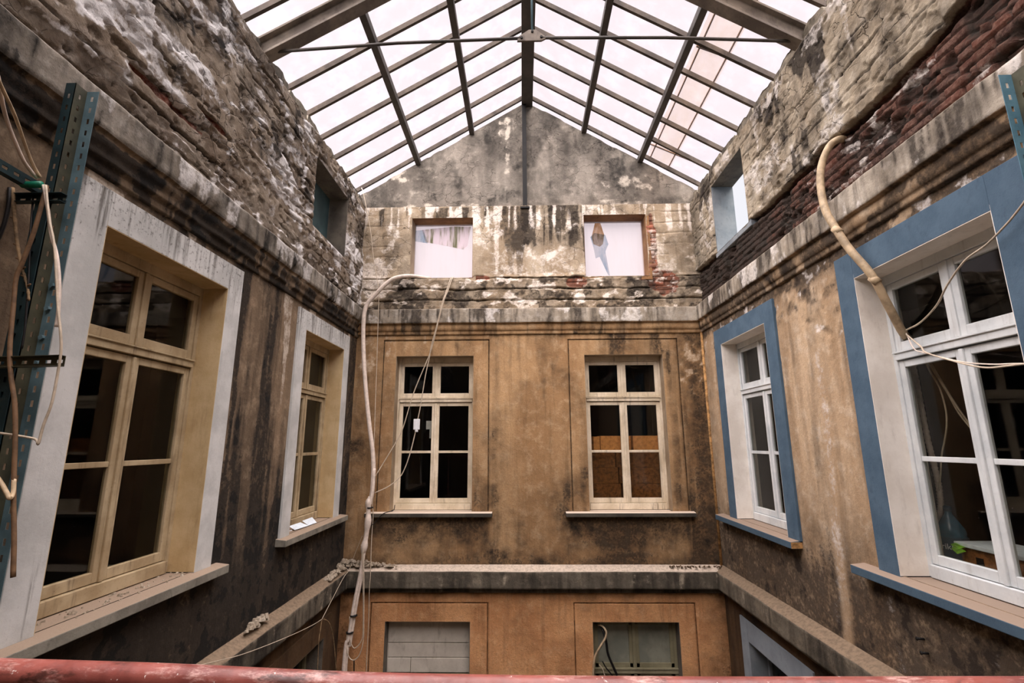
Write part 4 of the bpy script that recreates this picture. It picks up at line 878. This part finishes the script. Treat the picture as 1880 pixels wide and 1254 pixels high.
solo('plastic_wrapper', lv, M['lime'], 'crumpled lime green wrapper between the bottle and the cardboard box', 'wrapper')
# cardboard stacked behind the back right window
def carton(x0,x1,z0,z1,mat,label,y=8.33,d=.4):
    t = thing('cardboard_box', ((x0+x1)/2,y+d/2,z0), label, 'box', group='cardboard boxes behind the back window')
    obj('carton', MB().box((x0,y,z0),(x1,y+d,z1)), M[mat], t, bevel=.004)
    obj('tape_strip', MB().box(((x0+x1)/2-.02,y-.002,z0+.002),((x0+x1)/2+.02,y,z1-.002)), M['cardd'], t)
carton(1.05,1.30,-.14,.10,'card','narrow upper cardboard box at the window side of the stack nearer the mullion post')
carton(1.31,2.36,-.14,.11,'card','wide pale cardboard box on top of the stack behind the back window')
zs = [-.93,-.66,-.40,-.145]
for i in range(3):
    carton(1.04,1.62-.04*i,zs[i],zs[i+1]-.005,'cardd',['bottom dark brown carton behind the left casement panes of the boxed window','middle dark brown carton behind the left casement panes of the boxed window','upper dark brown carton behind the left casement panes of the boxed window'][i])
    carton(1.64-.04*i,2.38,zs[i],zs[i+1]-.005,'cardd',['bottom dark brown carton behind the right casement panes of the boxed window','middle dark brown carton behind the right casement panes of the boxed window','upper dark brown carton behind the right casement panes of the boxed window'][i])
solo('inner_shelf', MB().box((1.0,8.31,-.97),(2.4,8.9,-.93)).box((1.0,8.4,-2.0),(1.05,8.88,-.97)).box((2.35,8.4,-2.0),(2.4,8.88,-.97)), M['dark'], 'dark shelf carrying the cardboard boxes behind the back window', 'shelf')
# --- slotted steel posts
def slotted(mb, o, ax, nrm, w, L, t, slots, sw, sl):
    """plate with slot holes: o corner, long axis z, ax across, nrm thickness"""
    o = Vector(o); ax = Vector(ax); nr = Vector(nrm)
    z = 0; c0, c1 = (w-sw)/2, (w+sw)/2
    def bx(a, b, za, zb):
        p = [o+ax*a+Vector((0,0,za)), o+ax*b+Vector((0,0,za)), o+ax*b+nr*t+Vector((0,0,za)), o+ax*a+nr*t+Vector((0,0,za))]
        mb.hexa(p+[q+Vector((0,0,zb-za)) for q in p])
    bx(0,c0,0,L); bx(c1,w,0,L)
    for s in slots:
        bx(c0,c1,z,s-sl/2); z = s+sl/2
    bx(c0,c1,z,L)
def post(name, x, y, ztop, lab, sgn, mats, slot_from):
    t = thing(name, (x,y,-Z0), lab, 'post')
    L = ztop+Z0; st = [Z0+slot_from+.075*i for i in range(int((ztop-slot_from)/.075))]
    m = MB(); slotted(m, (x,y,-Z0), (sgn*1,0,0), (0,1,0), .058, L, .003, st, .014, .032); obj('flange', m, M[mats[0]], t)
    m = MB(); slotted(m, (x,y,-Z0), (0,1,0), (sgn*1,0,0), .075, L, .003, [s+.02 for s in st], .014, .03); obj('web', m, M[mats[1]], t)
    m = MB(); slotted(m, (x,y+.075,-Z0), (-sgn*1,0,0), (0,1,0), .07, L, .003, [s+.035 for s in st], .016, .034); obj('flange', m, M[mats[2]], t)
    return t
lp = post('slotted_post', -2.575, 2.395, 2.06, 'tall teal slotted steel post before the white surround', -1, ('teal','olive','galv'), -1.1)
mb = MB(); slotted(mb, (-2.655,2.385,-Z0), (1,0,0), (0,1,0), .08, Z0+1.30, .004, [Z0-1.1+.075*i for i in range(32)], .014, .03); obj('splice_angle', mb, M['teal'], lp)
for zz in (.85,.72,.56,.42): obj('bolt', MB().tube([(-2.55,2.455,zz),(-2.55,2.475,zz)],.014,6), M['galv'], lp)
rp = post('slotted_post', 2.785, 2.36, 2.03, 'blue grey slotted steel post at the edge beside the blue surround', 1, ('teal','olive','galvr'), .2)
def chan(name, a, b, h, mat, lab, along):
    a = Vector(a); b = Vector(b); m = MB(); n = 9
    d = (b-a); L = d.length; d.normalize(); sd = Vector((0,1,0)) if along == 'x' else Vector((1,0,0)); zv = Vector((0,0,1))
    def bx(s0,s1,z0,z1,t0,t1):
        p = [a+d*s0+sd*t0+zv*z0, a+d*s1+sd*t0+zv*z0, a+d*s1+sd*t1+zv*z0, a+d*s0+sd*t1+zv*z0]
        m.hexa(p+[q+zv*(z1-z0) for q in p])
    bx(0,L,0,h*.35,0,.003); bx(0,L,h*.65,h,0,.003); s = 0; k = .05
    while s < L:
        bx(s,min(s+.03,L),h*.35,h*.65,0,.003); s += .06
    bx(0,L,0,.003,-.035,0); bx(0,L,h-.003,h,-.035,0)
    return solo(name, m, M[mat], lab, 'rail')
chan('slotted_rail', (-2.79,2.36,.375), (-2.30,2.36,.385), .055, 'olive', 'short olive slotted rail bolted across the teal post at mid height', 'x')
chan('slotted_rail', (-2.79,2.40,1.30), (-2.50,2.40,1.30), .05, 'teal', 'dark slotted rail tying the teal post to the wall near its head', 'x')
chan('slotted_rail', (-2.655,1.2,1.42), (-2.655,2.42,1.36), .06, 'teal', 'dark slotted rail running toward the viewer from the teal post head', 'y')
solo('taped_tube', MB().tube([(-2.68,2.325,1.372),(-2.575,2.325,1.372)], .018, 10), M['green'], 'short green taped tube end lying on the slotted rail', 'tube', smooth=True)
# --- cables round the teal post
wire('cable', [(-2.275,1.700,1.717),(-2.422,1.900,1.678),(-2.526,2.050,1.586),(-2.579,2.200,1.467),(-2.605,2.280,1.432),(-2.613,2.330,1.417)], .009, 'cable', 'pale cable dropping onto the slotted rail, left of the pair')
wire('cable', [(-2.237,1.700,1.608),(-2.412,1.920,1.630),(-2.510,2.080,1.599),(-2.582,2.220,1.521),(-2.600,2.290,1.460),(-2.595,2.330,1.417)], .008, 'hose', 'tan cable dropping onto the slotted rail, right of the pair')
wire('cable', [(-2.568,2.330,1.371),(-2.516,2.330,1.227),(-2.471,2.330,1.086),(-2.419,2.330,0.970),(-2.375,2.330,0.815),(-2.353,2.330,0.669),(-2.348,2.330,0.584)], .008, 'cable', 'pale cable hanging down the face of the teal post')
wire('cable', [(-2.556,2.330,1.371),(-2.490,2.320,1.175),(-2.428,2.320,1.005),(-2.351,2.320,0.695),(-2.310,2.320,0.553),(-2.299,2.330,0.458),(-2.304,2.340,0.336),(-2.306,2.340,0.201),(-2.326,2.340,0.096),(-2.335,2.340,0.006),(-2.356,2.340,0.029),(-2.478,2.340,0.050),(-2.562,2.340,0.061)], .006, 'wire', 'thin wire hanging past the olive rail and turning back to the left')
wire('cable', [(-2.614,2.390,1.399),(-2.574,2.350,1.331),(-2.571,2.340,1.186),(-2.580,2.340,1.086),(-2.603,2.340,0.940),(-2.619,2.340,0.851),(-2.603,2.340,0.704),(-2.563,2.330,0.474),(-2.528,2.330,0.336),(-2.481,2.330,0.202),(-2.445,2.330,0.045),(-2.418,2.330,-0.108),(-2.390,2.330,-0.257),(-2.352,2.330,-0.425),(-2.322,2.330,-0.589)], .011, 'brown', 'brown cable snaking down beside the teal post')
wire('cable', [(-2.787,2.360,1.375),(-2.772,2.360,1.278),(-2.772,2.360,1.167),(-2.788,2.360,1.073),(-2.815,2.360,0.981)], .010, 'blk', 'black cable curving off the slotted rail toward the picture edge')
wire('cable', [(-2.689,2.395,1.380),(-2.651,2.380,1.206),(-2.620,2.370,1.060),(-2.582,2.370,0.831),(-2.551,2.370,0.596),(-2.545,2.370,0.481)], .005, 'blk', 'thin black wire hanging straight behind the brown cable')
wire('cable', [(-2.476,2.300,-0.131),(-2.429,2.300,-0.181),(-2.400,2.300,-0.217),(-2.380,2.300,-0.241),(-2.390,2.320,-0.219),(-2.408,2.330,-0.158)], .010, 'hose', 'tan cable end crossing low in front of the teal post')
tw = thing('dry_twig', (-2.777,2.370,1.364), 'dry knobbly twig hanging from the slotted rail against the wall', 'twig')
tp = smooth_path([(-2.783,2.370,1.381),(-2.747,2.370,1.251),(-2.695,2.370,1.076),(-2.661,2.370,0.983),(-2.635,2.370,0.916),(-2.606,2.370,0.861),(-2.579,2.370,0.801),(-2.560,2.370,0.735)],6)
obj('stem', MB().tube(tp, .008, 7, lambda t: .009-.004*t+.002*math.sin(t*40)**8), M['twig'], tw, smooth=True)
for i in (8,14,20,25,30,35):
    p = tp[i]; s = 1 if i % 2 else -1
    obj('bud', MB().tube([p,p+Vector((s*.012,-.004,.01)),p+Vector((s*.02,-.006,.012))], .006, 6, lambda t: .006-.002*t), M['brown'], tw, smooth=True)
# --- handrail in front of the viewer
hr = thing('handrail', (0,1.0,-Z0), 'chipped red painted handrail pipe running across the foot of the view', 'handrail')
obj('pipe', MB().tube(smooth_path([(-2.4,1.03,-.402),(-1.6,1.01,-.410),(-1.0,1.0,-.419),(-.68,1.0,-.4265),(-.33,1.0,-.439),(-.02,1.0,-.4435),(.36,1.0,-.4445),(.9,1.0,-.4415),(1.6,1.0,-.439),(2.5,1.0,-.437)],6), .0235, 24), M['rail'], hr, smooth=True)
for x in (-2.3,2.3): obj('rail_post', MB().tube([(x,1.0,-Z0),(x,1.0,-.44)], .022, 16), M['rail'], hr, smooth=True)
# --- debris on sills and ledges
def shard(name, pts, t, mat, lab, cat, **kw): return solo(name, MB().prism(pts, t), M[mat], lab, cat, **kw)
z = WZ0
shard('glass_shard', [(-2.83,6.30,z+.004),(-2.80,6.62,z+.004),(-2.89,6.58,z+.05),(-2.93,6.34,z+.04)], (0,0,.004), 'foam', 'long glass shard lying across the far left sill', 'glass shard')
shard('glass_shard', [(-2.80,6.62,z+.006),(-2.79,6.86,z+.006),(-2.90,6.96,z+.06),(-2.92,6.7,z+.05)], (0,0,.004), 'foam', 'tilted glass shard farther along the far left sill', 'glass shard')
shard('wood_chip', [(-2.87,6.17,z-.003),(-2.86,6.3,z-.003),(-2.88,6.3,z-.003),(-2.89,6.18,z-.003)], (0,0,.01), 'paper', 'small pale chip at the near end of the far left sill', 'chip')
def rubble(name, place, n, r0, r1, lab, mat='dust'):
    m = MB(); rnd = random.Random(len(lab))
    for i in range(n):
        c = Vector(place(rnd)); r = rnd.uniform(r0,r1); k = 6
        vs = []
        for a in (0,1):
            for j in range(k):
                q = 2*math.pi*j/k+rnd.uniform(-.3,.3); rr = r*rnd.uniform(.6,1.1)*(1 if a == 0 else .6)
                vs.append((c.x+rr*math.cos(q), c.y+rr*math.sin(q), c.z+(0 if a == 0 else r*rnd.uniform(.4,.9))))
        m.add(vs, [tuple(range(k))[::-1], tuple(range(k,2*k))]+[(j,(j+1)%k,k+(j+1)%k,k+j) for j in range(k)])
    return solo(name, m, M[mat], lab, 'rubble', kind='stuff')
rubble('rubble', lambda r: (-2.98+.2*r.random()**.7, 3.1+1.3*r.random(), z-.006), 60, .005, .02, 'crumbs of fallen plaster scattered on the large left sill')
rubble('rubble', lambda r: (lambda t: (-2.8+.02+.11*r.random(), 7.2+.75*t, -1.835-.02+.11*t*r.random()))(r.random()), 160, .012, .04, 'heap of pale dusty rubble on the left ledge by the corner')
rubble('rubble', lambda r: (lambda t: (-2.78+.85*t, 7.99-.10*r.random(), -1.845+.10*(1-t)*r.random()))(r.random()**1.6), 160, .012, .04, 'heap of pale dusty rubble on the back ledge by the cable bundle')
rubble('rubble', lambda r: (2.2+.8*r.random(), 7.99-.1*r.random(), -1.85), 80, .006, .022, 'dark crumbs strewn on the right end of the back ledge', 'side_low')
rubble('rubble', lambda r: (lambda t: (-2.8+.03+.05*r.random(), 5.15+.45*t, -1.835+.05*r.random()))(r.random()), 40, .02, .05, 'lump of fallen mortar on the left ledge under the sooty wall')
# iron pegs in the right wall
for i, (y, z, l) in enumerate(((4.12,-1.47,'rusty iron peg under the big blue sill, upper of the farther two'),(4.10,-1.56,'rusty iron peg under the big blue sill, lower of the farther two'),(3.37,-1.42,'rusty iron peg under the big blue sill, upper of the nearer two'),(3.36,-1.52,'rusty iron peg under the big blue sill, lower of the nearer two'))):
    solo('iron_peg', MB().tube([(RX+.03,y,z),(RX-.05,y,z+.005)], .009, 8).tube([(RX-.05,y,z+.005),(RX-.055,y,z+.006)], .014, 8), M['iron'], l, 'peg', smooth=True)
# cables in the sage ground floor window
wire('cable', [(1.127,8.120,-2.711),(1.182,8.050,-2.709),(1.225,7.980,-2.759),(1.202,7.960,-2.841),(1.141,7.950,-2.925),(1.074,7.960,-3.030),(1.031,7.970,-3.135),(1.009,7.980,-3.340),(0.995,7.980,-3.482)], .016, 'hose', 'tan hose bending out of the sage ground floor window')
wire('cable', [(1.145,8.130,-2.714),(1.195,8.050,-2.784),(1.225,8.020,-2.921),(1.243,8.020,-3.067),(1.301,8.020,-3.212),(1.366,8.020,-3.355)], .018, 'blk', 'thick black cable hanging in the sage ground floor window')
wire('cable', [(1.161,8.040,-3.177),(1.204,8.030,-3.252),(1.265,8.030,-3.324),(1.326,8.030,-3.395)], .010, 'blk', 'short black cable tail lowest in the sage window')
wire('cable', [(1.111,8.040,-3.221),(1.155,8.030,-3.274),(1.183,8.030,-3.360),(1.212,8.030,-3.432)], .008, 'wire', 'pale wire tail beside the black cables of the sage window')


# ------------------------------------------------------------------ light, sky, camera
w = bpy.data.worlds.new('overcast'); SC.world = w; w.use_nodes = True; nt = w.node_tree; nt.nodes.clear()
tc = nt.nodes.new('ShaderNodeTexCoord'); sp = nt.nodes.new('ShaderNodeSeparateXYZ'); nt.links.new(tc.outputs['Generated'], sp.inputs[0])
mr = nt.nodes.new('ShaderNodeMapRange'); nt.links.new(sp.outputs[2], mr.inputs[0]); mr.inputs[1].default_value = .40; mr.inputs[2].default_value = .55
me_ = nt.nodes.new('ShaderNodeMapRange'); nt.links.new(sp.outputs[0], me_.inputs[0]); me_.inputs[1].default_value = .62; me_.inputs[2].default_value = .3
ad_ = nt.nodes.new('ShaderNodeMath'); ad_.operation = 'MAXIMUM'; nt.links.new(mr.outputs[0], ad_.inputs[0]); nt.links.new(me_.outputs[0], ad_.inputs[1])
mx = nt.nodes.new('ShaderNodeMix'); mx.data_type = 'RGBA'; nt.links.new(ad_.outputs[0], mx.inputs[0]); mx.inputs[6].default_value = (.70,.82,.98,1); mx.inputs[7].default_value = (1,.95,.965,1)
bg = nt.nodes.new('ShaderNodeBackground'); nt.links.new(mx.outputs[2], bg.inputs[0]); bg.inputs[1].default_value = 1.0
wo = nt.nodes.new('ShaderNodeOutputWorld'); nt.links.new(bg.outputs[0], wo.inputs[0])
sun = bpy.data.lights.new('sun', 'SUN'); sun.energy = 18.5; sun.angle = math.radians(110); sun.color = (1,.97,.93)
so = bpy.data.objects.new('sun', sun); COL.objects.link(so)
so.rotation_euler = Vector((.22,.35,-1)).to_track_quat('-Z','Y').to_euler()

cam = bpy.data.cameras.new('camera'); cam.sensor_width = 36; cam.lens = 889.56/1880*36; cam.clip_start = .05
co = bpy.data.objects.new('camera', cam); COL.objects.link(co); SC.camera = co
pt, yw, rl = .20649, -.020028, -.0043845
fw = Vector((math.sin(yw)*math.cos(pt), math.cos(yw)*math.cos(pt), math.sin(pt))); rt = Vector((math.cos(yw), -math.sin(yw), 0)); up = rt.cross(fw)
r2 = rt*math.cos(rl)+up*math.sin(rl); u2 = up*math.cos(rl)-rt*math.sin(rl)
co.matrix_world = Matrix(((r2.x,u2.x,-fw.x,0),(r2.y,u2.y,-fw.y,0),(r2.z,u2.z,-fw.z,0),(0,0,0,1)))

for o in list(SC.objects):                      # lift everything so the courtyard floor is at zero
    if o.parent is None: o.location.z += Z0

SC.view_settings.view_transform = 'Standard'; SC.view_settings.look = 'None'; SC.view_settings.exposure = 0.0; SC.view_settings.gamma = 1.0
SC.view_settings.use_curve_mapping = False
